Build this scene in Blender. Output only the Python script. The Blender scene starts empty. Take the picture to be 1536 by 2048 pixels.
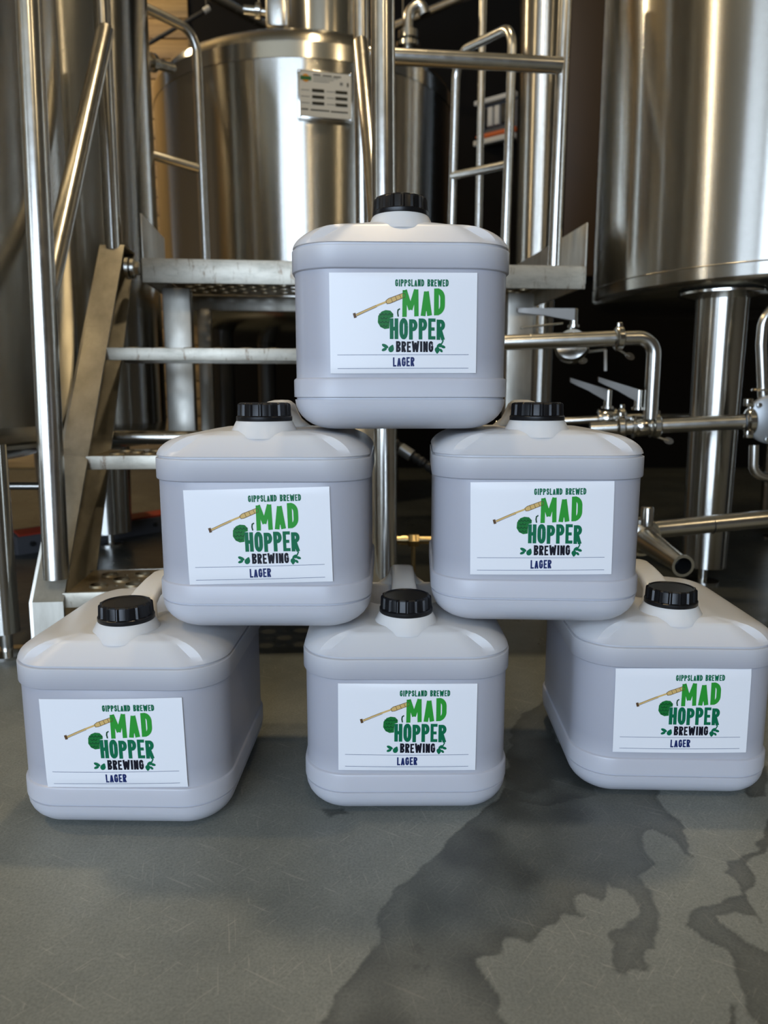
import bpy, bmesh, math, random
import numpy as np
from mathutils import Vector, Matrix
random.seed(7); rng = np.random.default_rng(7)
PI = math.pi
S = bpy.context.scene
COL = S.collection

# ------------------------------------------------------------------ camera
F_PX, TILT, CAM_H = 1464.8, math.radians(9.2), 0.541
cam = bpy.data.cameras.new('camera'); cam_o = bpy.data.objects.new('camera', cam); COL.objects.link(cam_o)
cam.sensor_fit = 'VERTICAL'; cam.sensor_height = 36.0; cam.lens = 36.0 * F_PX / 2048.0
cam.clip_start = 0.05; cam.clip_end = 60
cam_o.location = (0, 0, CAM_H); cam_o.rotation_euler = (PI / 2 - TILT, 0, 0)
cam.dof.use_dof = True; cam.dof.focus_distance = 0.95; cam.dof.aperture_fstop = 5.0
S.camera = cam_o

# ------------------------------------------------------------------ light
S.view_settings.view_transform = 'Standard'; S.view_settings.look = 'None'
S.view_settings.gamma = 1.0; S.view_settings.use_curve_mapping = False
S.view_settings.exposure = -0.12
S.cycles.use_denoising = True
S.cycles.max_bounces = 8; S.cycles.glossy_bounces = 5; S.cycles.diffuse_bounces = 4
S.cycles.sample_clamp_indirect = 6.0; S.cycles.caustics_reflective = False
W = bpy.data.worlds.new('sky'); S.world = W; W.use_nodes = True
W.node_tree.nodes['Background'].inputs[0].default_value = (0.62, 0.78, 1.0, 1)
W.node_tree.nodes['Background'].inputs[1].default_value = 1.2

def area(name, loc, rot, sx, sy, power, color):
    l = bpy.data.lights.new(name, 'AREA'); l.shape = 'RECTANGLE'; l.size = sx; l.size_y = sy
    l.energy = power; l.color = color
    o = bpy.data.objects.new(name, l); o.location = loc; o.rotation_euler = rot; COL.objects.link(o); return o
# daylight through the open roller door behind the camera and the window in the left wall
area('door_daylight', (-2.15, -5.1, 1.85), (PI / 2, 0, 0), 4.9, 3.5, 400, (0.66, 0.80, 1.0))
area('window_daylight', (-4.9, -3.9, 1.9), (PI / 2, 0, -PI / 2), 1.9, 2.4, 70, (0.66, 0.80, 1.0))

def lamp(x, y, z, power, where, size=0.22):
    """A high-bay lamp: its own housing, stem and the warm disc light in it."""
    t = thing('bay_lamp', 'round high bay lamp hanging ' + where, 'lamp', (x, y, z), group='high bay lamps')
    lathe_part('housing', [(0.03, 0.3), (0.06, 0.28), (0.08, 0.16), (0.2, 0.02), (0.21, 0.0), (0.2, 0.0), (0.07, 0.15)], M['black'], t, 24)
    lathe_part('stem', [(0.012, 0.29), (0.012, CEIL - z)], M['black'], t, 8)
    l = bpy.data.lights.new('lamp_light', 'AREA'); l.shape = 'DISK'; l.size = size; l.energy = power; l.color = (1.0, 0.78, 0.47)
    o = bpy.data.objects.new('lamp_light', l); o.location = (0, 0, 0.03); o.parent = t; COL.objects.link(o)
    l2 = l.copy(); l2.energy = power * 0.5; l2.size = 0.3; u = bpy.data.objects.new('added_uplight', l2); u.location = (0, 0, 0.31); u.rotation_euler = (PI, 0, 0); u.parent = t; COL.objects.link(u)  # extra disc added above each housing to warm the ceiling

# ------------------------------------------------------------------ helpers
def ray(px, py):
    u = px - 768.0; v = py - 1024.0
    d = Vector((u, F_PX * math.cos(TILT) - v * math.sin(TILT), -F_PX * math.sin(TILT) - v * math.cos(TILT)))
    return d / d.y
def at(px, py, Y): return Vector((0, 0, CAM_H)) + ray(px, py) * Y
def atz(px, py, Z):
    r = ray(px, py); return Vector((0, 0, CAM_H)) + r * ((Z - CAM_H) / r.z)

def thing(name, label, cat, loc=(0, 0, 0), rz=0.0, group=None):
    o = bpy.data.objects.new(name, None); COL.objects.link(o); o.empty_display_size = 0.05
    o.location = loc; o.rotation_euler = (0, 0, rz); o['label'] = label; o['category'] = cat
    if group: o['group'] = group
    return o
def tag(o, label, cat, group=None):
    o['label'] = label; o['category'] = cat
    if group: o['group'] = group
    return o
def mesh_obj(name, verts, faces, mat, parent=None, smooth=None):
    me = bpy.data.meshes.new(name); me.from_pydata([tuple(v) for v in verts], [], faces); me.update()
    return link(name, me, mat, parent, smooth)
def link(name, me, mat, parent=None, smooth=None):
    if mat: me.materials.append(mat)
    if smooth is not None:
        me.polygons.foreach_set('use_smooth', [True] * len(me.polygons))
        if smooth < 180: me.set_sharp_from_angle(angle=math.radians(smooth))
    o = bpy.data.objects.new(name, me); COL.objects.link(o)
    if parent: o.parent = parent
    return o
def bm_obj(name, bm, mat, parent=None, smooth=40):
    bmesh.ops.recalc_face_normals(bm, faces=bm.faces)
    me = bpy.data.meshes.new(name); bm.to_mesh(me); bm.free()
    return link(name, me, mat, parent, smooth)
def add_box(bm, c, s, mat3=None, bev=0.0):
    r = bmesh.ops.create_cube(bm, size=1.0)
    vs = r['verts']
    for v in vs: v.co = Vector((v.co.x * s[0], v.co.y * s[1], v.co.z * s[2]))
    if bev > 0:
        es = list({e for v in vs for e in v.link_edges})
        rb = bmesh.ops.bevel(bm, geom=es, offset=bev, segments=2, profile=0.5, affect='EDGES')
        vs = list({v for f in rb['faces'] for v in f.verts} | {v for v in vs if v.is_valid})
    for v in vs:
        p = v.co if mat3 is None else mat3 @ v.co
        v.co = p + Vector(c)
def box(name, c, s, mat, parent=None, bev=0.003, rot=None):
    bm = bmesh.new(); add_box(bm, (0, 0, 0), s, rot, bev)
    for v in bm.verts: v.co += Vector(c)
    return bm_obj(name, bm, mat, parent)
def add_lathe(bm, prof, n=32, m4=None, close=True):
    rings = []
    for r, z in prof:
        if r < 1e-6:
            rings.append([bm.verts.new((0, 0, z))])
        else:
            rings.append([bm.verts.new((r * math.cos(2 * PI * i / n), r * math.sin(2 * PI * i / n), z)) for i in range(n)])
    for a, b in zip(rings, rings[1:]):
        for i in range(n):
            j = (i + 1) % n
            if len(a) == 1 and len(b) == 1: continue
            if len(a) == 1: bm.faces.new((a[0], b[i], b[j]))
            elif len(b) == 1: bm.faces.new((a[i], a[j], b[0]))
            else: bm.faces.new((a[i], a[j], b[j], b[i]))
    if close:
        for ring in (rings[0], rings[-1]):
            if len(ring) > 1: bm.faces.new(ring)
    if m4 is not None:
        for ring in rings:
            for v in ring: v.co = m4 @ v.co
def lathe_part(name, prof, mat, parent=None, n=48, m4=None, close=True, smooth=35):
    bm = bmesh.new(); add_lathe(bm, prof, n, m4, close); return bm_obj(name, bm, mat, parent, smooth)
def frame_to(p, d):
    """4x4 putting +z along d, origin p"""
    q = Vector(d).normalized().to_track_quat('Z', 'Y'); return Matrix.Translation(Vector(p)) @ q.to_matrix().to_4x4()
def round_path(pts, rad, seg=8):
    pts = [Vector(p) for p in pts]; out = [pts[0]]
    for i in range(1, len(pts) - 1):
        a, b, c = pts[i - 1], pts[i], pts[i + 1]
        r = rad[i] if isinstance(rad, (list, tuple)) else rad
        d1 = (a - b).normalized(); d2 = (c - b).normalized(); ang = d1.angle(d2)
        if r <= 0 or ang > PI - 0.02: out.append(b); continue
        t = min(r / math.tan(ang / 2), (a - b).length * 0.49, (c - b).length * 0.49); rr = t * math.tan(ang / 2)
        cen = b + (d1 + d2).normalized() * (rr / math.sin(ang / 2))
        p0 = b + d1 * t - cen; p1 = b + d2 * t - cen
        tot = p0.angle(p1); ax = p0.cross(p1).normalized()
        for k in range(seg + 1): out.append(cen + Matrix.Rotation(tot * k / seg, 3, ax) @ p0)
    out.append(pts[-1]); return out
def add_tube(bm, path, r, n=20, cap=True):
    path = [Vector(p) for p in path]; rings = []
    t0 = (path[1] - path[0]).normalized()
    ref = Vector((0, 0, 1)) if abs(t0.z) < 0.9 else Vector((0, 1, 0))
    u = t0.cross(ref).normalized()
    for i, p in enumerate(path):
        t = (path[min(i + 1, len(path) - 1)] - path[max(i - 1, 0)]).normalized()
        u = (u - t * u.dot(t)).normalized(); w = t.cross(u)
        rr = r[i] if isinstance(r, (list, tuple)) else r
        rings.append([bm.verts.new(p + u * (rr * math.cos(2 * PI * k / n)) + w * (rr * math.sin(2 * PI * k / n))) for k in range(n)])
    for a, b in zip(rings, rings[1:]):
        for k in range(n): bm.faces.new((a[k], a[(k + 1) % n], b[(k + 1) % n], b[k]))
    if cap: bm.faces.new(rings[0]); bm.faces.new(rings[-1])
def tube(name, pts, r, mat, parent=None, bend=0.0, n=20, cap=True):
    bm = bmesh.new(); add_tube(bm, round_path(pts, bend) if bend else pts, r, n, cap); return bm_obj(name, bm, mat, parent, 40)
def prism(name, pts2, d0, d1, axes, mat, parent=None, bev=0.0):
    """2-D outline pts2 in plane (a,b), extruded along c from d0 to d1; axes=(origin,a,b,c)"""
    o, a, b, c = axes; bm = bmesh.new()
    lo = [bm.verts.new(o + a * p[0] + b * p[1] + c * d0) for p in pts2]; hi = [bm.verts.new(o + a * p[0] + b * p[1] + c * d1) for p in pts2]
    n = len(pts2); bm.faces.new(lo); bm.faces.new(hi)
    for i in range(n): bm.faces.new((lo[i], lo[(i + 1) % n], hi[(i + 1) % n], hi[i]))
    if bev: bmesh.ops.bevel(bm, geom=list(bm.edges), offset=bev, segments=2, profile=0.5, affect='EDGES')
    return bm_obj(name, bm, mat, parent, 40)
def perforated(name, L, Wd, th, holes, mat, parent, m4):
    """plate L x Wd with real round holes [(x,y,r)]; filled 2-D curve turned into a mesh"""
    cu = bpy.data.curves.new('plate_outline', 'CURVE'); cu.dimensions = '2D'; cu.fill_mode = 'BOTH'; cu.extrude = th / 2
    def poly(ps):
        sp = cu.splines.new('POLY'); sp.points.add(len(ps) - 1); sp.use_cyclic_u = True
        for q, p in zip(sp.points, ps): q.co = (p[0], p[1], 0, 1)
    poly([(0, 0), (L, 0), (L, Wd), (0, Wd)])
    for x, y, r in holes: poly([(x + r * math.cos(2 * PI * k / 14), y + r * math.sin(2 * PI * k / 14)) for k in range(14)])
    co = bpy.data.objects.new('plate_outline', cu); COL.objects.link(co)
    dg = bpy.context.evaluated_depsgraph_get(); dg.update()
    me = bpy.data.meshes.new_from_object(co.evaluated_get(dg)); bpy.data.objects.remove(co); bpy.data.curves.remove(cu)
    me.transform(m4); me.materials.clear(); me.name = name
    return link(name, me, mat, parent)
def copy_tree(o, parent=None):
    c = o.copy(); COL.objects.link(c)
    if parent: c.parent = parent
    for ch in [x for x in bpy.data.objects if x.parent == o]: copy_tree(ch, c)
    return c

# ------------------------------------------------------------------ materials
M = {}
def srgb(r, g, b):
    f = lambda v: (v / 255 / 12.92) if v / 255 <= 0.04045 else ((v / 255 + 0.055) / 1.055) ** 2.4
    return (f(r), f(g), f(b), 1)
class N:
    """small node-graph writer"""
    def __init__(s, name):
        s.m = bpy.data.materials.new(name); s.m.use_nodes = True; s.t = s.m.node_tree; s.b = s.t.nodes['Principled BSDF']; M[name] = s.m
    def n(s, kind, **kw):
        x = s.t.nodes.new(kind)
        for k, v in kw.items(): setattr(x, k, v)
        return x
    def l(s, a, b): s.t.links.new(a, b)
    def set(s, **kw):
        for k, v in kw.items(): s.b.inputs[k.replace('_', ' ')].default_value = v
        return s
    def coord(s, out='Object', scale=None):
        c = s.n('ShaderNodeTexCoord').outputs[out]
        if scale is None: return c
        mp = s.n('ShaderNodeMapping'); mp.inputs['Scale'].default_value = scale; s.l(c, mp.inputs[0]); return mp.outputs[0]
    def noise(s, co, scale, detail=4, rough=0.55, dist=0.0):
        x = s.n('ShaderNodeTexNoise'); x.inputs['Scale'].default_value = scale; x.inputs['Detail'].default_value = detail
        x.inputs['Roughness'].default_value = rough; x.inputs['Distortion'].default_value = dist; s.l(co, x.inputs['Vector']); return x.outputs[0]
    def ramp(s, fac, stops):
        x = s.n('ShaderNodeValToRGB'); e = x.color_ramp.elements
        while len(e) < len(stops): e.new(0.5)
        for q, (p, c) in zip(e, stops): q.position = p; q.color = c if len(c) == 4 else (*c, 1)
        s.l(fac, x.inputs[0]); return x.outputs[0]
    def mix(s, fac, a, b, mode='MIX'):
        x = s.n('ShaderNodeMix', data_type='RGBA', blend_type=mode)
        for i, v in ((0, fac), (6, a), (7, b)):
            if hasattr(v, 'is_linked'): s.l(v, x.inputs[i])
            else: x.inputs[i].default_value = v
        return x.outputs[2]
    def math(s, op, a, b=0.0):
        x = s.n('ShaderNodeMath', operation=op)
        for i, v in ((0, a), (1, b)):
            if hasattr(v, 'is_linked'): s.l(v, x.inputs[i])
            else: x.inputs[i].default_value = v
        return x.outputs[0]
    def bump(s, h, strength=0.2, dist=0.002):
        x = s.n('ShaderNodeBump'); x.inputs['Strength'].default_value = strength; x.inputs['Distance'].default_value = dist
        s.l(h, x.inputs['Height']); s.l(x.outputs[0], s.b.inputs['Normal']); return s
def flat(name, col, rough=0.5, metal=0.0, **kw):
    return N(name).set(Base_Color=col, Roughness=rough, Metallic=metal, **kw)

def brushed(name, col, rough, spread, mottled=0.08):
    """sheet rolled into a tank: horizontal polishing marks spread reflections up and down"""
    g = N(name); g.set(Metallic=1.0, Anisotropic=0.7, Anisotropic_Rotation=0.25)
    tan = g.n('ShaderNodeTangent', direction_type='RADIAL', axis='Z'); g.l(tan.outputs[0], g.b.inputs['Tangent'])
    geo = g.n('ShaderNodeNewGeometry')
    wn = g.n('ShaderNodeTexWhiteNoise', noise_dimensions='3D'); 
    sc = g.n('ShaderNodeVectorMath', operation='SCALE'); sc.inputs[3].default_value = 7919.0; g.l(geo.outputs['Position'], sc.inputs[0]); g.l(sc.outputs[0], wn.inputs['Vector'])
    sep = g.n('ShaderNodeSeparateColor'); g.l(wn.outputs['Color'], sep.inputs[0])
    t = g.math('SUBTRACT', g.math('ADD', sep.outputs[0], sep.outputs[1]), 1.0)
    t = g.math('MULTIPLY', t, spread)
    cmb = g.n('ShaderNodeCombineXYZ'); g.l(t, cmb.inputs[2])
    add = g.n('ShaderNodeVectorMath', operation='ADD'); g.l(geo.outputs['Normal'], add.inputs[0]); g.l(cmb.outputs[0], add.inputs[1])
    nrm = g.n('ShaderNodeVectorMath', operation='NORMALIZE'); g.l(add.outputs[0], nrm.inputs[0]); g.l(nrm.outputs[0], g.b.inputs['Normal'])
    co = g.coord('Object', (1, 1, 0.12)); nz = g.noise(co, 4, 2, 0.5)
    c0 = tuple(v * (1 - mottled) for v in col[:3]) + (1,); c1 = tuple(min(1, v * (1 + mottled)) for v in col[:3]) + (1,)
    g.l(g.ramp(nz, [(0.35, c0), (0.65, c1)]), g.b.inputs['Base Color'])
    blot = g.noise(g.coord('Object', (1, 1, 0.3)), 4, 2, 0.5)
    r = g.n('ShaderNodeMapRange'); r.inputs[1].default_value = 0.35; r.inputs[2].default_value = 0.75; r.inputs[3].default_value = rough; r.inputs[4].default_value = rough * 1.25
    g.l(blot, r.inputs[0]); g.l(r.outputs[0], g.b.inputs['Roughness'])
    return g
brushed('tank_steel', (0.56, 0.545, 0.50), 0.15, 0.36, 0.03)
brushed('tank_steel_dull', (0.50, 0.48, 0.43), 0.20, 0.36, 0.03)
g = N('tube_steel'); g.set(Metallic=1.0)
g.l(g.ramp(g.noise(g.coord('Object'), 14, 4), [(0.35, (0.60, 0.58, 0.53)), (0.7, (0.68, 0.66, 0.61))]), g.b.inputs['Base Color'])
g.l(g.math('ADD', g.math('MULTIPLY', g.noise(g.coord('Object'), 40, 3), 0.14), 0.17), g.b.inputs['Roughness'])
flat('polished_steel', (0.66, 0.645, 0.60, 1), 0.16, 1.0)
g = N('plate_steel'); g.set(Metallic=0.9)
g.l(g.ramp(g.noise(g.coord('Object', (9, 9, 2)), 3, 6, 0.65), [(0.3, (0.42, 0.395, 0.335)), (0.6, (0.54, 0.515, 0.45)), (0.8, (0.60, 0.575, 0.51))]), g.b.inputs['Base Color'])
g.l(g.math('ADD', g.math('MULTIPLY', g.noise(g.coord('Object'), 18, 5), 0.3), 0.26), g.b.inputs['Roughness'])
# scuffed, scale-whitened nosing with rust runs
g = N('scuffed_steel'); g.set(Metallic=0.45)
co = g.coord('Object')
base = g.ramp(g.noise(g.coord('Object', (3, 3, 8)), 5, 6, 0.7), [(0.30, (0.38, 0.355, 0.29)), (0.5, (0.53, 0.495, 0.41)), (0.75, (0.62, 0.585, 0.49))])
rust = g.ramp(g.noise(g.coord('Object', (6, 6, 1.6)), 9, 7, 0.75), [(0.56, (0, 0, 0)), (0.65, (1, 1, 1))])
g.l(g.mix(g.math('MULTIPLY', rust, 0.8), base, (0.18, 0.105, 0.05, 1)), g.b.inputs['Base Color'])
g.set(Roughness=0.42)
g = N('tread_steel'); g.set(Metallic=0.8, Roughness=0.38)
g.l(g.ramp(g.noise(g.coord('Object'), 11, 7, 0.7), [(0.35, (0.16, 0.115, 0.06)), (0.5, (0.36, 0.29, 0.18)), (0.72, (0.46, 0.40, 0.29))]), g.b.inputs['Base Color'])
flat('shade_steel', (0.10, 0.095, 0.085, 1), 0.4, 0.8)  # brew tank legs: shade behind the platform put into the colour
flat('cast_steel', (0.17, 0.16, 0.145, 1), 0.45, 1.0)
flat('brass', (0.60, 0.46, 0.24, 1), 0.25, 1.0)
flat('black', (0.012, 0.012, 0.012, 1), 0.5)
flat('rubber', (0.02, 0.02, 0.02, 1), 0.55)
flat('grey_paint', (0.07, 0.07, 0.075, 1), 0.5)
flat('pump_grey', (0.30, 0.31, 0.31, 1), 0.35, 0.6)
flat('red_paint', (0.45, 0.045, 0.02, 1), 0.45)
flat('orange_paint', (0.62, 0.13, 0.03, 1), 0.45)
flat('switch_white', (0.55, 0.54, 0.50, 1), 0.4)
flat('cap_plastic', (0.006, 0.006, 0.007, 1), 0.32, Specular_IOR_Level=0.35)
# jerry cans: milky polyethylene, darker where the beer stands behind the wall
g = N('can_plastic'); g.set(Roughness=0.33, IOR=1.5, Specular_IOR_Level=0.45)
z = g.n('ShaderNodeSeparateXYZ'); g.l(g.coord('Object'), z.inputs[0])
zz = g.math('ADD', z.outputs[2], g.math('MULTIPLY', g.noise(g.coord('Object'), 6, 2), 0.012))
col = g.ramp(g.math('MULTIPLY', zz, 3.4), [(0.10, (0.57, 0.575, 0.615)), (0.23, (0.50, 0.505, 0.55)), (0.32, (0.405, 0.41, 0.46)), (0.66, (0.42, 0.422, 0.468)), (0.78, (0.60, 0.597, 0.61)), (0.92, (0.74, 0.73, 0.70))])
g.l(col, g.b.inputs['Base Color'])
g.set(Subsurface_Weight=0.25, Subsurface_Radius=(0.02, 0.016, 0.012), Subsurface_Scale=0.6)
g.bump(g.noise(g.coord('Object'), 30, 2), 0.06, 0.003)
flat('handle_plastic', (0.76, 0.735, 0.68, 1), 0.35, Subsurface_Weight=0.3, Subsurface_Radius=(0.02, 0.016, 0.012), Subsurface_Scale=0.6)
flat('paper', (0.82, 0.83, 0.86, 1), 0.30, Specular_IOR_Level=0.35)
for nm, c in (('ink_leaf', srgb(45, 150, 52)), ('ink_forest', srgb(8, 105, 70)), ('ink_black', srgb(16, 16, 30)), ('ink_navy', srgb(28, 42, 96)),
              ('ink_gold', srgb(212, 178, 112)), ('ink_brown', srgb(92, 66, 40)), ('ink_hop', srgb(24, 112, 50)), ('ink_hop_dark', srgb(10, 66, 34)), ('ink_rule', srgb(96, 104, 132)),
              ('ink_grey', srgb(120, 116, 106)), ('ink_dark', srgb(44, 40, 26)), ('ink_orange', srgb(214, 140, 40)), ('ink_banner', srgb(52, 96, 50))):
    flat(nm, c, 0.4, Specular_IOR_Level=0.2)
flat('name_plate', srgb(196, 188, 170), 0.4, 0.15)
# timber lining
g = N('timber')
r = g.n('ShaderNodeObjectInfo').outputs['Random']
gr = g.noise(g.coord('Object', (1.2, 8, 16)), 3, 6, 0.6, 0.6)
c = g.ramp(gr, [(0.3, (0.18, 0.105, 0.030)), (0.55, (0.35, 0.22, 0.075)), (0.75, (0.44, 0.29, 0.11))])
g.l(g.mix(g.math('MULTIPLY', r, 0.4), c, (0.16, 0.08, 0.03, 1)), g.b.inputs['Base Color']); g.set(Roughness=0.6)
flat('dark_wall', (0.0045, 0.0038, 0.003, 1), 0.85, Specular_IOR_Level=0.15)
flat('brown_reflection', (0.062, 0.033, 0.011, 1), 0.5)
flat('hall_wall', (0.15, 0.125, 0.092, 1), 0.7)
flat('ceiling_sheet', (0.36, 0.29, 0.18, 1), 0.7)
# concrete floor; the mesh attribute "wet" marks soaked-in beer and water, plus shade at the back
g = N('concrete')
co = g.coord('Object')
c = g.ramp(g.noise(co, 3.2, 8, 0.62), [(0.3, (0.138, 0.150, 0.138)), (0.5, (0.195, 0.206, 0.186)), (0.72, (0.258, 0.268, 0.238))])
sp = g.ramp(g.noise(co, 330, 4, 0.65), [(0.32, (0.72, 0.72, 0.72)), (0.5, (1, 1, 1)), (0.70, (1.24, 1.24, 1.22))]); c = g.mix(0.8, c, sp, 'MULTIPLY')
for sx, sy, ang, th in ((5, 90, 0.5, 0.66), (9, 160, -0.9, 0.66), (7, 140, 1.35, 0.67), (11, 190, 2.3, 0.66)):
    m0 = g.n('ShaderNodeMapping'); m0.inputs['Rotation'].default_value = (0, 0, ang); g.l(co, m0.inputs[0])
    mp = g.n('ShaderNodeMapping'); mp.inputs['Scale'].default_value = (sx, sy, 1); g.l(m0.outputs[0], mp.inputs[0])
    k = g.ramp(g.noise(mp.outputs[0], 2.4, 3, 0.5, 0.4), [(th, (0, 0, 0)), (th + 0.03, (1, 1, 1))])
    c = g.mix(g.math('MULTIPLY', k, 0.24), c, (0.46, 0.44, 0.38, 1))
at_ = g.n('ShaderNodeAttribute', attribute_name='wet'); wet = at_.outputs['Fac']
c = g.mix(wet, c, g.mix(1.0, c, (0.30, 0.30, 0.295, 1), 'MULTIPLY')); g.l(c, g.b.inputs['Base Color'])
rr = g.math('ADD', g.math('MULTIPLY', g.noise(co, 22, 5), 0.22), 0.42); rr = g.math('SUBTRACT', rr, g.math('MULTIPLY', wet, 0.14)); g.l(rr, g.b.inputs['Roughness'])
g.bump(g.noise(co, 320, 3), 0.05, 0.001)

# ------------------------------------------------------------------ the hall
CEIL = 4.6; YB = 5.35; YF = -5.2; XL = -5.0; XR = 5.0
def struct(o): o['kind'] = 'structure'; return o
# floor, dense where the stains lie
def px_poly(pts): return np.array([atz(x, y, 0)[:2] for x, y in pts])
def zc(pts): return [(768 + a / 2, 1550 + b / 2) for a, b in pts]
PATCHES = [
 zc([(640, -150), (600, 10), (560, 40), (420, 110), (320, 200), (200, 320), (80, 430), (20, 490), (-10, 530), (-20, 585), (-5, 620), (-40, 700), (-140, 800), (-200, 880), (-260, 1010), (250, 1080), (520, 1080), (500, 996), (470, 960), (450, 910), (440, 850), (400, 800), (365, 740), (430, 730), (455, 710), (460, 670), (480, 660), (590, 670), (600, 650), (690, 600), (720, 550), (770, 565), (805, 575), (780, 540), (770, 490), (800, 470), (860, 510), (888, 490), (888, 425), (900, 440), (960, 470), (1010, 520), (1015, 560), (980, 600), (895, 640), (920, 690), (895, 740), (910, 775), (980, 803), (1050, 755), (1058, 695), (1088, 690), (1080, 622), (1112, 580), (1060, 460), (1020, 410), (1090, 360), (1060, 330), (1020, 240), (1062, 215), (1100, 232), (1150, 252), (1200, 310), (1242, 330), (1180, 222), (1202, 208), (1190, 185), (1140, 150), (1100, 85), (1080, 40), (900, -60)]),
 zc([(1560, 150), (1500, 260), (1490, 290), (1420, 330), (1370, 350), (1358, 390), (1390, 412), (1420, 440), (1432, 480), (1380, 490), (1340, 520), (1260, 530), (1222, 560), (1212, 600), (1280, 660), (1380, 700), (1410, 750), (1435, 830), (1450, 920), (1480, 970), (1560, 1030), (1640, 1000), (1640, 740), (1536, 722), (1450, 680), (1380, 620), (1330, 572), (1400, 552), (1480, 562), (1512, 585), (1480, 545), (1450, 470), (1492, 450), (1480, 400), (1450, 350), (1500, 310), (1560, 270)]),
 zc([(1390, 928), (1420, 930), (1412, 962), (1385, 1005), (1362, 1005), (1374, 960)]),
 zc([(120, 690), (150, 650), (168, 700), (140, 720)]), zc([(95, 760), (130, 740), (140, 765), (110, 770)]), zc([(140, 780), (165, 745), (175, 770), (150, 792)]),
 [(1020, 1258), (1085, 1250), (1092, 1300), (1060, 1312), (1022, 1300)], [(1030, 1440), (1095, 1400), (1110, 1480), (1200, 1590), (1100, 1610), (1000, 1600)],  # second outline: darker floor between the lower cans
 [(1480, 1540), (1536, 1530), (1536, 1595), (1500, 1592)], [(640, 1618), (690, 1616), (705, 1624), (660, 1632)],
]
POLYS = [px_poly(p) for p in PATCHES]
def sdist(P, poly):
    """signed distance (negative inside) of points P (n,2) to a polygon"""
    d = np.full(len(P), 1e9); ins = np.zeros(len(P), bool)
    for a, b in zip(poly, np.roll(poly, -1, 0)):
        ab = b - a; t = np.clip(((P - a) @ ab) / (ab @ ab), 0, 1); q = a + t[:, None] * ab
        d = np.minimum(d, np.hypot(*(P - q).T))
        cnd = ((a[1] > P[:, 1]) != (b[1] > P[:, 1])); ins ^= cnd & (P[:, 0] < (b[0] - a[0]) * (P[:, 1] - a[1]) / (b[1] - a[1] + 1e-12) + a[0])
    return np.where(ins, -d, d)
def vnoise(P, f, seed):
    r = np.random.default_rng(seed); T = r.random((64, 64)); q = P * f; i = np.floor(q).astype(int); t = q - i; t = t * t * (3 - 2 * t)
    g_ = lambda dx, dy: T[(i[:, 0] + dx) % 64, (i[:, 1] + dy) % 64]
    return (g_(0, 0) * (1 - t[:, 0]) + g_(1, 0) * t[:, 0]) * (1 - t[:, 1]) + (g_(0, 1) * (1 - t[:, 0]) + g_(1, 1) * t[:, 0]) * t[:, 1]
fx = np.unique(np.concatenate([np.linspace(XL, -0.7, 12), np.arange(-0.7, 0.72, 0.0032), np.linspace(0.72, XR, 12)]))
fy = np.unique(np.concatenate([np.linspace(YF, 0.48, 12), np.arange(0.48, 1.3, 0.0028), np.arange(1.35, 1.6, 0.05), np.linspace(1.6, YB, 10)]))
X, Y = np.meshgrid(fx, fy); P = np.stack([X.ravel(), Y.ravel()], 1)
inner = (np.abs(P[:, 0]) < 0.8) & (P[:, 1] > 0.4) & (P[:, 1] < 1.4)
wetv = np.zeros(len(P)); Q = P[inner] + (np.stack([vnoise(P[inner], 60, 1), vnoise(P[inner], 60, 2)], 1) - 0.5) * 0.010
for k, pl in enumerate(POLYS):
    s = sdist(Q, pl); inside = np.clip(0.5 - s / 0.0022, 0, 1)
    edge = np.exp(-np.maximum(-s, 0) / 0.014)
    low = 0.6 * vnoise(Q, 9, 5) + 0.4 * vnoise(Q, 24, 6); body = np.clip((low - 0.42) * 4, 0, 1)
    w_ = inside * (0.46 + 0.36 * edge + 0.50 * body) if k in (0, 7) else inside * (0.62 + 0.3 * np.exp(-np.maximum(-s, 0) / 0.005) + 0.2 * body)
    wetv[inner] = np.maximum(wetv[inner], np.clip(w_, 0, 1))
back = P[:, 1] > 1.5; wetv[back] = 1.6     # wet floor at the back, darkened further for the shade under the tanks
nx, ny = len(fx), len(fy)
idx = np.arange(nx * ny).reshape(ny, nx); quads = np.stack([idx[:-1, :-1], idx[:-1, 1:], idx[1:, 1:], idx[1:, :-1]], -1).reshape(-1, 4)
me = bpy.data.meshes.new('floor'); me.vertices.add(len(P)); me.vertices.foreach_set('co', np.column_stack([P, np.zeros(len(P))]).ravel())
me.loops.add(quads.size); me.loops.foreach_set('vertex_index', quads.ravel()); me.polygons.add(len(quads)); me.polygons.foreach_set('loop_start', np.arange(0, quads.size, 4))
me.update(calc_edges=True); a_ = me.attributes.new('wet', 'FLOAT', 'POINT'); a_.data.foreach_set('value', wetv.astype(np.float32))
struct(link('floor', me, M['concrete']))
wb = struct(box('wall_back', (0, YB + 0.1, CEIL / 2), (XR - XL, 0.2, CEIL), M['dark_wall'], None, 0))
h0 = 0.0; k = 0
while h0 < 3.6:                                           # timber boards lining the left part of the back wall
    ph = 0.125
    for xa, xb in ((-4.9, -3.2 + 0.3 * (k % 2)), (-3.2 + 0.3 * (k % 2), -1.30)):
        o = box('plank', ((xa + xb) / 2, YB - 0.012 - 0.003 * random.random(), h0 + ph / 2), (xb - xa - 0.006, 0.024, ph - 0.007), M['timber'], wb, 0.003)
    h0 += ph; k += 1
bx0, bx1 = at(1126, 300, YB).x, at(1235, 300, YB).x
struct(box('reflection_panel_1', ((bx0 + bx1) / 2, YB - 0.02, 2.95), (bx1 - bx0, 0.04, 3.2), M['brown_reflection'], None, 0.004))  # added panel; brown of timber reflected in steel put into its colour
struct(box('wall_left', (XL - 0.1, 0, CEIL / 2), (0.2, YB - YF, CEIL), M['hall_wall'], None, 0))
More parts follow.
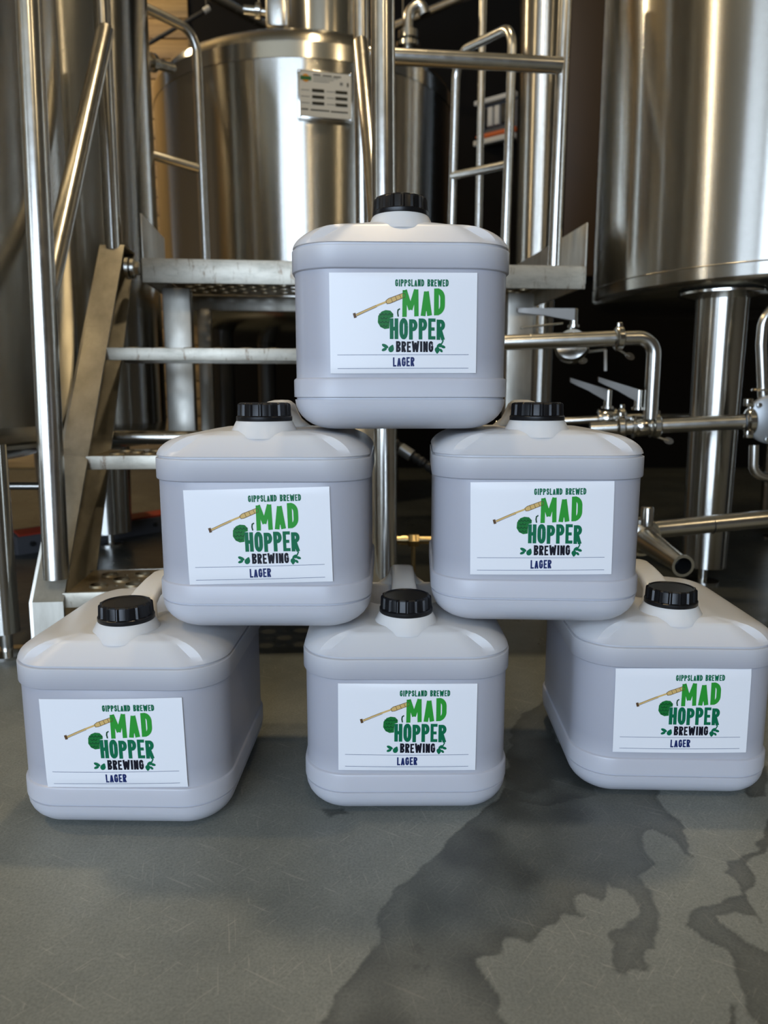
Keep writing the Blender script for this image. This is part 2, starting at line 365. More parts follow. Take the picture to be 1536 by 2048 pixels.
struct(box('wall_right', (XR + 0.1, 0, CEIL / 2), (0.2, YB - YF, CEIL), M['hall_wall'], None, 0))
struct(box('ceiling', (0, 0, CEIL + 0.1), (XR - XL, YB - YF, 0.2), M['ceiling_sheet'], None, 0))
bm = bmesh.new()                                          # front wall with the door opening
for x0, x1, z0, z1 in ((XL, -4.65, 0, CEIL), (0.35, XR, 0, CEIL), (-4.65, 0.35, 3.62, CEIL)): add_box(bm, ((x0 + x1) / 2, YF - 0.1, (z0 + z1) / 2), (x1 - x0, 0.2, z1 - z0))
struct(bm_obj('wall_front', bm, M['hall_wall'], None))
for x, y, zz_, pw, wh in ((0.42, -2.2, 4.1, 16, 'right of the door over the front of the hall'), (2.7, -1.9, 4.1, 16, 'near the right wall at the front of the hall'), (0.05, 2.0, 4.15, 36, 'straight above the steps and the stacked cans'),
                         (-2.3, 4.3, 3.7, 44, 'in front of the timber boards'), (-3.2, 0.9, 4.1, 36, 'near the left wall'), (3.4, 3.4, 4.1, 5, 'in the far right corner')):
    lamp(x, y, zz_, pw, wh)

# ------------------------------------------------------------------ jerry cans
A, DH, CR = 0.1345, 0.150, 0.058       # half width, half depth, corner radius of the bands
YC = -DH + 0.0645                      # neck centre
NS, NC = 14, 12                        # points on each straight, each corner
def outline(a, f, r, c):
    """rounded rectangle, x +-a, y f..r, same vertex order for every size"""
    c = min(c, a * 0.98, (r - f) / 2 * 0.98); pts = []
    for (cx, cy, a0) in ((a - c, r - c, 0), (-a + c, r - c, PI / 2), (-a + c, f + c, PI), (a - c, f + c, 1.5 * PI)):
        for k in range(NC + 1):
            t = a0 + PI / 2 * k / NC; pts.append((cx + c * math.cos(t), cy + c * math.sin(t)))
        # straight to the next corner
        nxt = {0: (-a + c, r), PI / 2: (-a, f + c), PI: (a - c, f), 1.5 * PI: (a, r - c)}[a0]
        p = pts[-1]
        for k in range(1, NS): pts.append((p[0] + (nxt[0] - p[0]) * k / NS, p[1] + (nxt[1] - p[1]) * k / NS))
    return pts
SEG = NC + NS
def ss(t): t = max(0.0, min(1.0, t)); return t * t * (3 - 2 * t)
def bulge(x, z): return -0.0030 * max(0.0, 1 - (x / 0.105) ** 2) * ss((z - 0.062) / 0.012) * ss((0.190 - z) / 0.012)
def can_body(name, parent):
    verts, faces = [], []; rings = []
    def ring(pts): rings.append(list(range(len(verts), len(verts) + len(pts)))); verts.extend(pts)
    def lev(z, o, c=None): ring([(x, y + (bulge(x, z) if y < -0.12 and abs(x) < 0.105 else 0), z) for x, y in outline(A + o, -DH - o, DH + o, (CR if c is None else c) + o)])
    lev(0.0035, -0.064); lev(0.0, -0.056)
    for k in range(0, 9):
        t = PI / 2 * k / 8; lev(0.0368 * (1 - math.cos(t)), -0.001 - 0.048 * (1 - math.sin(t)))
    lev(0.0372, -0.0032); lev(0.0392, -0.0032); lev(0.0402, 0.0); lev(0.0600, 0.0); lev(0.0618, -0.0008); lev(0.0632, -0.0030)
    for k in range(13): lev(0.066 + 0.120 * k / 12, -0.0032)
    lev(0.1882, -0.0030); lev(0.1896, -0.0006); lev(0.1908, 0.0); lev(0.2145, 0.0); lev(0.2150, -0.0004); lev(0.2158, -0.0036); lev(0.2180, -0.0036); lev(0.2186, -0.0012)
    P_ = outline(A - 0.0012, -DH + 0.0012, DH - 0.0012, CR)
    Qd = outline(A - 0.0495, -DH + 0.024, DH - 0.030, 0.030)
    n = len(P_)
    fr = [0] * n                                     # 1 = flat facet (front, rear), 0 = round shoulder
    for seg, flatv in ((0, 1.0), (2, 1.0)):
        for k in range(-4, NS + 5):
            fr[(seg * SEG + NC + k) % n] = flatv
    QZ = [0.2425 if fr[j] and Qd[j][1] < 0 else 0.2440 for j in range(n)]
    K = 9
    for k in range(1, K + 1):
        t = k / K; pts = []
        for j in range(n):
            s_ = t if fr[j] else 1 - max(0, 1 - t ** 1.7) ** 0.6
            pts.append((P_[j][0] + (Qd[j][0] - P_[j][0]) * s_, P_[j][1] + (Qd[j][1] - P_[j][1]) * s_, 0.2186 + (QZ[j] - 0.2186) * t))
        ring(pts)
    R0 = 0.030
    KD = 16
    for k in range(1, KD + 1):
        t = k / KD; pts = []
        for j in range(n):
            a_ = math.atan2(Qd[j][1] - YC, Qd[j][0]); nx_, ny_ = R0 * math.cos(a_), YC + R0 * math.sin(a_)
            x = Qd[j][0] + (nx_ - Qd[j][0]) * t; y = Qd[j][1] + (ny_ - Qd[j][1]) * t
            zt = QZ[j] + (0.2476 - QZ[j]) * min(1, t * 1.8)
            dx, dy = abs(x) / 0.062, (y - 0.045) / 0.062
            q = dx ** 3 + abs(dy) ** 3
            if q < 1: zt -= 0.020 * (1 - q) ** 1.2                  # the hand recess under the handle
            pts.append((x, y, zt))
        ring(pts)
    for a_, b_ in zip(rings, rings[1:]):
        for j in range(n): k = (j + 1) % n; faces.append((a_[j], a_[k], b_[k], b_[j]))
    faces.append(tuple(reversed(rings[0]))); faces.append(tuple(rings[-1]))
    return mesh_obj(name, verts, faces, M['can_plastic'], parent, 28)
def can_neck(parent):
    """blow-moulded cone that runs down over the front facet"""
    return lathe_part('neck', [(0.0462, 0.2385), (0.0450, 0.2410), (0.0425, 0.2450), (0.0385, 0.2515), (0.0356, 0.2575), (0.0335, 0.2600), (0.0310, 0.2640)], M['can_plastic'], parent, 64, Matrix.Translation((0, YC, 0)), True, 60)
def can_cap(parent):
    n = 16 * 12; verts, faces = [], []
    prof = [(0.0345, 0.2590, 0), (0.0348, 0.2596, 0), (0.0348, 0.2640, 0), (0.0336, 0.2650, 0), (0.0318, 0.2654, 1), (0.0316, 0.2660, 1), (0.0310, 0.2785, 1), (0.0303, 0.2800, 1), (0.0296, 0.2812, 0), (0.0280, 0.2814, 0), (0.0272, 0.2802, 0), (0.0, 0.2800, 0)]
    for r_, z_, rib in prof:
        for i in range(n):
            k = i % 12; e = 0.0
            if rib: e = 0.0020 if k in (0, 1) else (0.0010 if k in (11, 2) else 0.0)
            verts.append(((r_ + e) * math.cos(2 * PI * i / n), YC + (r_ + e) * math.sin(2 * PI * i / n), z_))
    for q in range(len(prof) - 1):
        for i in range(n): j = (i + 1) % n; faces.append((q * n + i, q * n + j, (q + 1) * n + j, (q + 1) * n + i))
    return mesh_obj('screw_cap', verts, faces, M['cap_plastic'], parent, 30)
def can_handle(parent):
    path = [(-0.048, 0.240, 0.030), (-0.040, 0.252, 0.024), (-0.026, 0.2640, 0.019), (-0.006, 0.2700, 0.0175), (0.03, 0.2740, 0.017), (0.066, 0.2750, 0.017), (0.088, 0.2720, 0.018), (0.101, 0.2630, 0.020), (0.109, 0.2520, 0.025), (0.116, 0.2440, 0.034), (0.120, 0.2380, 0.042)]
    verts, faces = [], []; n = 16; hgt = 0.0085
    for i, (y, z_, w) in enumerate(path):
        a0, b0 = path[max(i - 1, 0)], path[min(i + 1, len(path) - 1)]
        t = Vector((0, b0[0] - a0[0], b0[1] - a0[1])).normalized(); nn = Vector((0, -t.z, t.y))
        for k in range(n):
            an = 2 * PI * k / n; cx = math.copysign(abs(math.cos(an)) ** 0.55, math.cos(an)); sz = math.copysign(abs(math.sin(an)) ** 0.55, math.sin(an))
            p = Vector((cx * w, y, z_)) + nn * (sz * hgt); verts.append(tuple(p))
    for q in range(len(path) - 1):
        for k in range(n): j = (k + 1) % n; faces.append((q * n + k, q * n + j, (q + 1) * n + j, (q + 1) * n + k))
    faces.append(tuple(range(n))); faces.append(tuple(range((len(path) - 1) * n, len(path) * n)))
    return mesh_obj('carry_handle', verts, faces, M['handle_plastic'], parent, 60)
# --- lettering drawn as pen strokes
def arc(cx, cy, rx, ry, a0, a1, n=9): return [(cx + rx * math.cos(math.radians(a0 + (a1 - a0) * k / n)), cy + ry * math.sin(math.radians(a0 + (a1 - a0) * k / n))) for k in range(n + 1)]
def glyph(ch, w, t):
    h = t / 2; l, r, b, tp, m = h, w - h, h, 1 - h, w / 2
    G = {
     'A': [[(h * .9, 0), (m, tp)], [(w - h * .9, 0), (m, tp)], [(l + w * .08, .27), (r - w * .08, .27)]],
     'B': [[(l, 0), (l, 1)], [(l, tp)] + arc(r - .24 * w, .75, .24 * w, .25 - h, 90, -90) + [(l, .5)], [(l, .5)] + arc(r - .26 * w, .26, .26 * w, .26 - h, 90, -90) + [(l, b)]],
     'D': [[(l, 0), (l, 1)], [(l, tp)] + arc(r - .5 * w, tp - .28, .5 * w, .28, 90, 0) + arc(r - .5 * w, b + .28, .5 * w, .28, 0, -90) + [(l, b)]],
     'E': [[(l, 0), (l, 1)], [(l, tp), (w, tp)], [(l, .5), (w * .88, .5)], [(l, b), (w, b)]],
     'G': [[(r, .70)] + arc(m, tp - .22, m - h, .22, 0, 180) + arc(m, b + .22, m - h, .22, 180, 360) + [(r, .46), (m, .46)]],
     'H': [[(l, 0), (l, 1)], [(r, 0), (r, 1)], [(l, .5), (r, .5)]],
     'I': [[(m, 0), (m, 1)]],
     'L': [[(l, 1), (l, b), (w, b)]],
     'M': [[(l, 0), (l * 1.15, 1)], [(r, 0), (r - l * .15, 1)], [(l * 1.1, 1), (m + l * .1, .26)], [(r - l * .1, 1), (m - l * .1, .26)]],
     'N': [[(l, 0), (l, 1)], [(r, 0), (r, 1)], [(l, .96), (r, .04)]],
     'O': [arc(m, tp - .26, m - h, .26, 0, 180) + arc(m, b + .26, m - h, .26, 180, 360) + [(r, tp - .26)]],
     'P': [[(l, 0), (l, 1)], [(l, tp)] + arc(r - .28 * w, .71, .28 * w, .29 - h, 90, -90) + [(l, .42 + h)]],
     'R': [[(l, 0), (l, 1)], [(l, tp)] + arc(r - .28 * w, .73, .28 * w, .27 - h, 90, -90) + [(l, .46 + h)], [(m * .9, .46), (r, 0)]],
     'S': [[(r, .74)] + arc(m, tp - .20, m - h, .20, 0, 180) + [(l, .66), (m, .5), (r, .36)] + arc(m, b + .20, m - h, .20, 0, -180) + [(l, .26)]],
     'W': [[(l, 1), (w * .29, 0)], [(w * .29, 0), (m, .86)], [(m, .86), (w * .71, 0)], [(w - l, 1), (w * .71, 0)]],
    }
    return G[ch]
def stroke(verts, faces, pts, wd, z0=0.0):
    ps = [Vector((p[0], p[1])) for p in pts]; q = [ps[0]]
    for p in ps[1:]:
        if (p - q[-1]).length > 1e-7: q.append(p)
    ps = q; base = len(verts)
    for i, p in enumerate(ps):
        d0 = (p - ps[i - 1]).normalized() if i > 0 else None; d1 = (ps[i + 1] - p).normalized() if i < len(ps) - 1 else None
        d = (d0 + d1) if d0 is not None and d1 is not None else (d0 or d1)
        if d.length < 1e-4: d = d1
        d = d.normalized(); nn = Vector((-d.y, d.x)); k = 1.0
        if d0 is not None and d1 is not None: k = min(1.5, 1 / max(0.35, d.dot(d1)))
        verts.append((p.x + nn.x * wd / 2 * k, p.y + nn.y * wd / 2 * k)); verts.append((p.x - nn.x * wd / 2 * k, p.y - nn.y * wd / 2 * k))
    for i in range(len(ps) - 1): a_ = base + 2 * i; faces.append((a_, a_ + 2, a_ + 3, a_ + 1))
def word(txt, x0, y0, x1, y1, rise, t, gap=0.16, space=0.45, wob=0.0, wide=None):
    """txt set in box (x0..x1, y0..y1), y up; letters of one height; returns verts, faces"""
    wide = wide or {}; H_ = y1 - y0; units = []
    tot = 0
    for ch in txt:
        u = space if ch == ' ' else {'I': .52, 'M': 1.5, 'W': 1.6, 'L': .86, 'E': .86}.get(ch, 1.0) * wide.get(ch, 1.0)
        units.append(u); tot += u + gap
    tot -= gap; k = (x1 - x0) / tot; x = x0; verts, faces = [], []
    for i, (ch, u) in enumerate(zip(txt, units)):
        if ch != ' ':
            w_ = u * k / H_; tt = min(t, w_ * 0.98) if ch == 'I' else min(t, w_ * (0.27 if ch in 'MW' else 0.44))
            vv, ff = [], []
            for pl in glyph(ch, w_, tt): stroke(vv, ff, pl, tt)
            s_ = 1 + wob * math.sin(i * 2.3 + len(txt)); dy = wob * 0.4 * math.cos(i * 1.7)
            b_ = len(verts)
            for p in vv: X_ = x + p[0] * H_; verts.append((X_, y0 + (p[1] * s_ + dy) * H_ + rise * (X_ - x0)))
            faces += [tuple(b_ + q for q in f) for f in ff]
        x += (u + gap) * k
    return verts, faces
LW, LH = 0.174, 0.1158
def lab(u, v): return ((u - 88) / 1380 * LW - LW / 2, LH / 2 - (v - 75) / 947 * LH)       # printed-sheet units to metres
def blob(cx, cy, rx, ry, n=20, rot=0.0, tip=0.0):
    out = []
    for k in range(n):
        a_ = 2 * PI * k / n; r_ = 1 + tip * max(0, math.cos(a_)) ** 6; x, y = rx * r_ * math.cos(a_), ry * math.sin(a_)
        out.append((cx + x * math.cos(rot) - y * math.sin(rot), cy + x * math.sin(rot) + y * math.cos(rot)))
    return out
def artwork():
    """everything printed on the sheet: (name, ink, verts, faces, layer)"""
    out = []
    def wd(name, txt, ink, box_, rise, t, **kw):
        (x0, y0), (x1, y1) = lab(box_[0], box_[3]), lab(box_[2], box_[1]); v, f = word(txt, x0, y0, x1, y1, rise, t, **kw); out.append((name, ink, v, f, 1))
    wd('lettering', 'GIPPSLAND BREWED', 'ink_forest', (700, 140, 1198, 205), 0.0, 0.20, gap=0.18, space=0.75, wob=0.02)
    wd('lettering', 'MAD', 'ink_leaf', (765, 240, 1165, 490), 0.05, 0.235, gap=0.20, wob=0.0, wide={'M': 1.0})
    wd('lettering', 'HOPPER', 'ink_forest', (648, 502, 1168, 698), -0.012, 0.215, gap=0.13, wob=0.025)
    wd('lettering', 'BREWING', 'ink_black', (706, 718, 1058, 820), 0.0, 0.215, gap=0.15, wob=0.02)
    wd('lettering', 'LAGER', 'ink_navy', (677, 870, 881, 958), 0.012, 0.20, gap=0.18)
    for y in (845, 975):
        v, f = [], []; stroke(v, f, [lab(155 + k * 62, y - 0.006 * (k - 10)) for k in range(21)], 0.0005); out.append(('rule_line', 'ink_rule', v, f, 1))
    def poly(name, ink, pts, layer=1): out.append((name, ink, [lab(*p) for p in pts], [tuple(range(len(pts)))], layer))
    # cricket bat and hop cone of the emblem
    poly('bat_blade', 'ink_gold', [(612, 338), (636, 318), (770, 268), (792, 276), (790, 304), (652, 362), (622, 366)])
    v, f = [], []
    for pl, wdt in (([(612, 338), (636, 318), (770, 268), (792, 276), (790, 304), (652, 362), (622, 366), (612, 338)], 0.0006), ([(660, 312), (674, 350)], 0.0005), ([(700, 296), (716, 334)], 0.0005), ([(742, 282), (756, 318)], 0.0005)): stroke(v, f, [lab(*p) for p in pl], wdt)
    out.append(('bat_outline', 'ink_brown', v, f, 2))
    v, f = [], []; stroke(v, f, [lab(336, 470), lab(430, 425), lab(530, 382), lab(616, 348)], 0.0022); out.append(('bat_grip', 'ink_gold', v, f, 1))
    v, f = [], []; stroke(v, f, [lab(316, 452), lab(328, 496)], 0.0032); stroke(v, f, [lab(336, 460), lab(520, 378)], 0.0004); stroke(v, f, [lab(340, 480), lab(530, 394)], 0.0004); out.append(('bat_knob', 'ink_brown', v, f, 2))
    poly('hop_cone', 'ink_hop', [(570, 440), (610, 424), (655, 430), (682, 462), (680, 492), (648, 500), (644, 596), (600, 602), (560, 582), (536, 540), (540, 480)])
    v, f = [], []
    for r_ in range(4):
        for c_ in range(4):
            cx, cy = 566 + c_ * 32 + (r_ % 2) * 14, 462 + r_ * 36
            if cx > 640 and cy > 490: continue
            stroke(v, f, [lab(cx - 16, cy - 6), lab(cx - 8, cy + 8), lab(cx + 6, cy + 8), lab(cx + 14, cy - 8)], 0.0008)
    out.append(('hop_scales', 'ink_hop_dark', v, f, 2))
    v, f = [], []; stroke(v, f, [lab(728, 486), lab(722, 450), lab(726, 424), lab(744, 412)], 0.0016); out.append(('hop_stalk', 'ink_hop_dark', v, f, 1))
    for pts in ([blob(604, 762, 34, 16, rot=0.5), blob(596, 795, 26, 14, rot=-0.4), blob(660, 792, 30, 26, rot=-1.2, tip=.5)], [blob(1096, 798, 26, 24, rot=1.6, tip=.5), blob(1112, 756, 26, 14, rot=-0.7), blob(1150, 770, 24, 14, rot=0.4), blob(1132, 806, 20, 12, rot=0.9)]):
        v, f = [], []
        for q in pts: b_ = len(v); v += [lab(*p) for p in q]; f.append(tuple(range(b_, b_ + len(q))))
        if pts[0][0][0] > 900: stroke(v, f, [lab(1142, 690), lab(1150, 715), lab(1138, 740), lab(1120, 775)], 0.0016)
        out.append(('leaf_sprig', 'ink_forest', v, f, 1))
    return out
ART = artwork()
def can_label(parent, ang, dz, y_wall):
    """paper sheet lying on the front wall, print a hair above it"""
    ca, sa = math.cos(ang), math.sin(ang); zc_ = 0.126 + dz
    def place(p, off): x = p[0] * ca - p[1] * sa; z_ = zc_ + p[0] * sa + p[1] * ca; return (x, y_wall + bulge(x, z_) - off, z_)
    verts, faces = [], []; nu, nv = 28, 24
    for q in range(2):
        for j in range(nv + 1):
            for i in range(nu + 1): verts.append(place((LW * (i / nu - .5), LH * (j / nv - .5)), 0.0007 - 0.0005 * q))
    n1 = (nu + 1) * (nv + 1); I = lambda q, i, j: q * n1 + j * (nu + 1) + i
    for j in range(nv):
        for i in range(nu):
            faces.append((I(0, i, j), I(0, i + 1, j), I(0, i + 1, j + 1), I(0, i, j + 1))); faces.append((I(1, i, j), I(1, i, j + 1), I(1, i + 1, j + 1), I(1, i + 1, j)))
    for i in range(nu): faces.append((I(0, i, 0), I(1, i, 0), I(1, i + 1, 0), I(0, i + 1, 0))); faces.append((I(0, i, nv), I(0, i + 1, nv), I(1, i + 1, nv), I(1, i, nv)))
    for j in range(nv): faces.append((I(0, 0, j), I(0, 0, j + 1), I(1, 0, j + 1), I(1, 0, j))); faces.append((I(0, nu, j), I(1, nu, j), I(1, nu, j + 1), I(0, nu, j + 1)))
    sheet = mesh_obj('paper_label', verts, faces, M['paper'], parent, 60); sheet['label'] = 'white printed paper label'
    for nm, ink, v, f, layer in ART: mesh_obj(nm, [place(p, 0.00088 + 0.00014 * layer) for p in v], f, M[ink], sheet)
CANS = [  # label centre x, y ; yaw deg ; label roll deg ; label dz ; base z ; label text
 (-0.3284, 0.8325, -1.3, 1.15, -0.005, 0.0, 'white plastic jerry can at the left end of the bottom row'),
 (0.0294, 0.8655, 0.4, -0.25, 0.0, 0.0, 'white plastic jerry can in the middle of the bottom row'),
 (0.3895, 0.9042, -2.0, 0.77, 0.0045, 0.0, 'white plastic jerry can at the right end of the bottom row'),
 (-0.1503, 0.8609, -0.3, 1.49, -0.0025, 0.2483, 'left white jerry can of the two in the middle row'),
 (0.1936, 0.8853, -2.8, 0.82, 0.0025, 0.2483, 'right white jerry can of the two in the middle row'),
 (0.0231, 0.8893, 2.3, 0.26, 0.0, 0.4966, 'white jerry can standing alone on top of the pyramid')]
YW = -DH + 0.0032
proto = None
for cx, cy, yaw, roll, dz, bz, txt in CANS:
    yw = math.radians(yaw); off = Matrix.Rotation(yw, 3, 'Z') @ Vector((0, YW - 0.003, 0))
    loc = Vector((cx, cy, bz)) - off
    t = thing('jerry_can', txt, 'jerry can', loc, yw, 'stacked jerry cans')
    if proto is None: proto = (can_body('can_body', t), can_neck(t), can_cap(t), can_handle(t))
    else:
        for p in proto: c = p.copy(); COL.objects.link(c); c.parent = t
    can_label(t, math.radians(roll), dz, YW)

# ------------------------------------------------------------------ step platform
PSI = math.radians(6.0); E1 = Vector((math.cos(PSI), math.sin(PSI), 0)); E2 = Vector((-math.sin(PSI), math.cos(PSI), 0)); EZ = Vector((0, 0, 1)); O0 = Vector((0, 0, 0))
def st(u, w, h): return E1 * u + E2 * w + EZ * h
ST = thing('step_platform', 'stainless steel brewery steps with platform, handrails and perforated treads behind the jerry cans', 'steps', st(-0.5, 1.5, 0))
RT = Matrix(((E1.x, E2.x, 0, 0), (E1.y, E2.y, 0, 0), (0, 0, 1, 0), (0, 0, 0, 1)))
R3 = RT.to_3x3()
INV = Matrix.Translation(-ST.location)
def part(o): o.parent = ST; o.matrix_parent_inverse = INV; return o
UL, UR = -0.497, 0.105
TREADS = [(1.51, 0.139), (1.73, 0.400), (1.95, 0.655)]; PW, PHT = 2.20, 0.915
def sbox(name, u0, u1, w0, w1, h0_, h1_, mat, bev=0.003):
    bm = bmesh.new(); add_box(bm, (0, 0, 0), (u1 - u0, w1 - w0, h1_ - h0_), None, bev)
    for v in bm.verts: v.co = R3 @ (v.co + Vector(((u0 + u1) / 2, (w0 + w1) / 2, (h0_ + h1_) / 2)))
    return part(bm_obj(name, bm, M[mat]))
def stringer(u_out, u_in):
    sgn = 1 if u_in > u_out else -1
    sl = Vector((PW - TREADS[0][0], PHT - TREADS[0][1])).normalized(); nr = Vector((sl.y, -sl.x))
    p0 = Vector(TREADS[0]) + sl * (-0.02); p1 = Vector((PW, PHT + 0.035)) + sl * 0.0
    bm = bmesh.new()
    def plate(pts, ua, ub):
        lo = [bm.verts.new(st(ua, *p)) for p in pts]; hi = [bm.verts.new(st(ub, *p)) for p in pts]; n = len(pts)
        bm.faces.new(lo); bm.faces.new(hi)
        for i in range(n): bm.faces.new((lo[i], lo[(i + 1) % n], hi[(i + 1) % n], hi[i]))
    T_ = 0.006; foot = Vector((p0.x - 0.004, 0.0)); dep = 0.13
    back0 = Vector((p0.x + dep * 1.2, 0.0)); b1 = p1 + Vector((dep, -0.0))
    plate([foot, p0, p1, b1, back0], u_out, u_out + sgn * T_)                         # web
    plate([foot, p0, p0 + nr * T_ + Vector((T_, 0)), foot + Vector((T_, 0))], u_out + sgn * T_, u_in)   # flange, upright foot
    plate([p0, p1, p1 + nr * T_, p0 + nr * T_], u_out + sgn * T_, u_in)               # flange, sloping
    plate([p1, b1, b1 - Vector((0, T_)), p1 - Vector((0, T_))], u_out + sgn * T_, u_in)
    plate([back0, b1, b1 - Vector((T_, 0)), back0 - Vector((T_, 0))], u_out + sgn * T_, u_in)   # rear flange
    o = part(bm_obj('stringer', bm, M['plate_steel'])); return o
stringer(UL - 0.066, UL); stringer(UR + 0.066, UR)
def hole_grid(L, Wd, r=0.0165, pitch=0.072):
    hs = []; k = 0; y = 0.042
    while y < Wd - 0.03:
        x = 0.05 + (pitch / 2 if k % 2 else 0)
        while x < L - 0.04:
            hs.append((x, y, r)); hs.append((x + pitch / 2, y, 0.0045)) if x + pitch / 2 < L - 0.03 else None
            x += pitch
        y += 0.046; k += 1
    return hs
for w, h in TREADS:
    L_ = UR - UL; tr = sbox('tread_nosing', UL - 0.004, UR + 0.004, w - 0.003, w + 0.004, h - 0.031, h, 'scuffed_steel', 0.0012)
    hs = hole_grid(L_ - 0.008, 0.185)
    m4 = RT @ Matrix.Translation((UL + 0.004, w + 0.006, h - 0.002))
    tp = part(perforated('tread_plate', L_ - 0.008, 0.185, 0.003, hs, M['tread_steel'], None, m4))
    bm = bmesh.new()                                       # raised rims of the punched holes
    for x, y, r in hs:
        if r > 0.01: add_lathe(bm, [(r, -0.001), (r + 0.0035, -0.001), (r + 0.001, 0.0042), (r, 0.0042)], 14, m4 @ Matrix.Translation((x, y, 0.0015)), False)
    o = bm_obj('punched_rims', bm, M['tread_steel'], None, 50); o.parent = tp; o['kind'] = 'stuff'; o.matrix_parent_inverse = Matrix.Identity(4)
    sbox('tread_back_edge', UL - 0.004, UR + 0.004, w + 0.193, w + 0.198, h - 0.031, h, 'plate_steel', 0.0012)
# platform
U0, U1, PD = -0.452, 0.836, 0.74
sbox('platform_fascia', U0, U1, PW - 0.004, PW + 0.006, PHT - 0.066, PHT, 'scuffed_steel', 0.0015)
for k, (ua, ub) in enumerate(((U0 + 0.006, 0.19), (0.194, U1 - 0.006))):
    part(perforated('deck_plate', ub - ua, PD - 0.02, 0.003, hole_grid(ub - ua, PD - 0.03), M['tread_steel'], None, RT @ Matrix.Translation((ua, PW + 0.008, PHT - 0.003))))
for u in (U0 + 0.004, 0.192, U1 - 0.004): sbox('deck_bearer', u - 0.004, u + 0.004, PW + 0.007, PW + PD, PHT - 0.062, PHT - 0.007, 'plate_steel', 0.001)
sbox('deck_bearer', U0 + 0.01, U1 - 0.01, PW + PD - 0.01, PW + PD - 0.002, PHT - 0.062, PHT - 0.007, 'plate_steel', 0.001)
sbox('kick_plate', U0 - 0.003, U0 + 0.0015, PW + 0.02, PW + 0.36, PHT - 0.05, PHT + 0.125, 'plate_steel', 0.001)
sbox('kick_plate', U1 - 0.0015, U1 + 0.003, PW, PW + PD, PHT - 0.05, PHT + 0.125, 'plate_steel', 0.001)
for u in (-0.418, 0.628):
    lg = sbox('platform_leg', u, u + 0.082, PW + 0.09, PW + 0.14, 0.0, PHT - 0.066, 'plate_steel', 0.004)
for u in (-0.40, 0.66): sbox('platform_leg', u, u + 0.05, PW + PD - 0.07, PW + PD - 0.02, 0.0, PHT - 0.062, 'plate_steel', 0.004)
# bolted hinge lug at the head of the left stringer
for k, (u, r) in enumerate(((UL + 0.004, 0.030), (UL + 0.018, 0.027), (UL + 0.030, 0.020))):
    part(lathe_part('bolt', [(r, 0), (r, 0.009), (r * 0.8, 0.012)], M['tube_steel'], None, 20 if k < 2 else 6, frame_to(st(u, PW - 0.012, PHT - 0.030), E1)))
# handrails
def rail(name, pts, dia, bend=0.0, n=24): return part(tube(name, pts, dia / 2, M['tube_steel'], None, bend, n))
lf0, lf1 = at(113, 1158, 1.455), at(56, -40, 1.57)
rail('handrail_post', [lf0, lf1 + (lf1 - lf0) * 0.12], 0.050)
lr0 = at(227, 500, 2.14); lr1 = at(202, -30, 2.15); rail('handrail_post', [lr0, lr1], 0.044)
rail('handrail_brace', [at(211, 62, 2.142), at(92, 600, 1.53)], 0.044)
rf0, rf1 = at(772, 1158, 1.545), at(765, -40, 1.63); rail('handrail_post', [rf0, rf1], 0.049)
rr0 = at(727, 520, 2.23); rr1 = at(722, -40, 2.235); rail('handrail_post', [rr0, rr1], 0.044)
rail('handrail_brace', [at(722, 88, 2.225), at(770, 600, 1.60)], 0.044)
rail('guard_rail', [at(728, 110, 2.232), at(1122, 131, 2.285)], 0.045)
rail('guard_post', [at(1108, 533, 2.30), at(1131, -30, 2.30)], 0.0385)
rail('side_guard', [at(412, 545, 2.92), at(393, 96, 2.92), at(378, 58, 2.90), at(270, 6, 2.80)], 0.034, 0.07)
rail('side_rung', [at(399, 338, 2.92), at(270, 300, 2.82)], 0.034)
rail('side_guard', [at(901, 540, 2.86), at(913, 106, 2.86), at(1026, 52, 2.50), at(1009, 540, 2.50)], 0.030, 0.075)
rail('side_rung', [at(906, 352, 2.86), at(1016, 329, 2.51)], 0.029)

# ------------------------------------------------------------------ tanks
def tank(name, label, c, R, z0, z1, mat, neck=None, dome=0.20, dish=0.12, band=True, seam=None):
    t = thing(name, label, 'tank', (c[0], c[1], 0))
    n = 128
    lathe_part('shell', [(R, z0), (R, z0 + 0.002)] + [(R, z0 + (z1 - z0) * k / 6) for k in range(1, 7)], M[mat], t, n, None, False, 60)
    lathe_part('bottom_dish', [(R - 0.001, z0 + 0.001), (R * 0.985, z0 - dish * 0.30), (R * 0.93, z0 - dish * 0.55), (R * 0.80, z0 - dish * 0.80), (R * 0.5, z0 - dish * 0.96), (0, z0 - dish)], M[mat], t, n, None, False, 60)
    pr_ = []
    for k in range(13):
        a_ = PI / 2 * k / 12; pr_.append((R * (1 - 0.45 * (1 - math.cos(a_))), z1 + dome * 0.62 * math.sin(a_)))
    r1, h1 = pr_[-1]
    pr_ += [(r1 * (1 - k / 8), h1 + dome * 0.38 * (1 - (1 - k / 8) ** 2)) for k in range(1, 9)]
    lathe_part('top_dome', pr_, M[mat], t, n, None, False, 60)
    if seam: lathe_part('weld_band', [(R + 0.0005, seam), (R + 0.003, seam + 0.001), (R + 0.003, z1), (R + 0.0005, z1 + 0.001)], M['polished_steel'], t, n, None, False, 40)
    return t
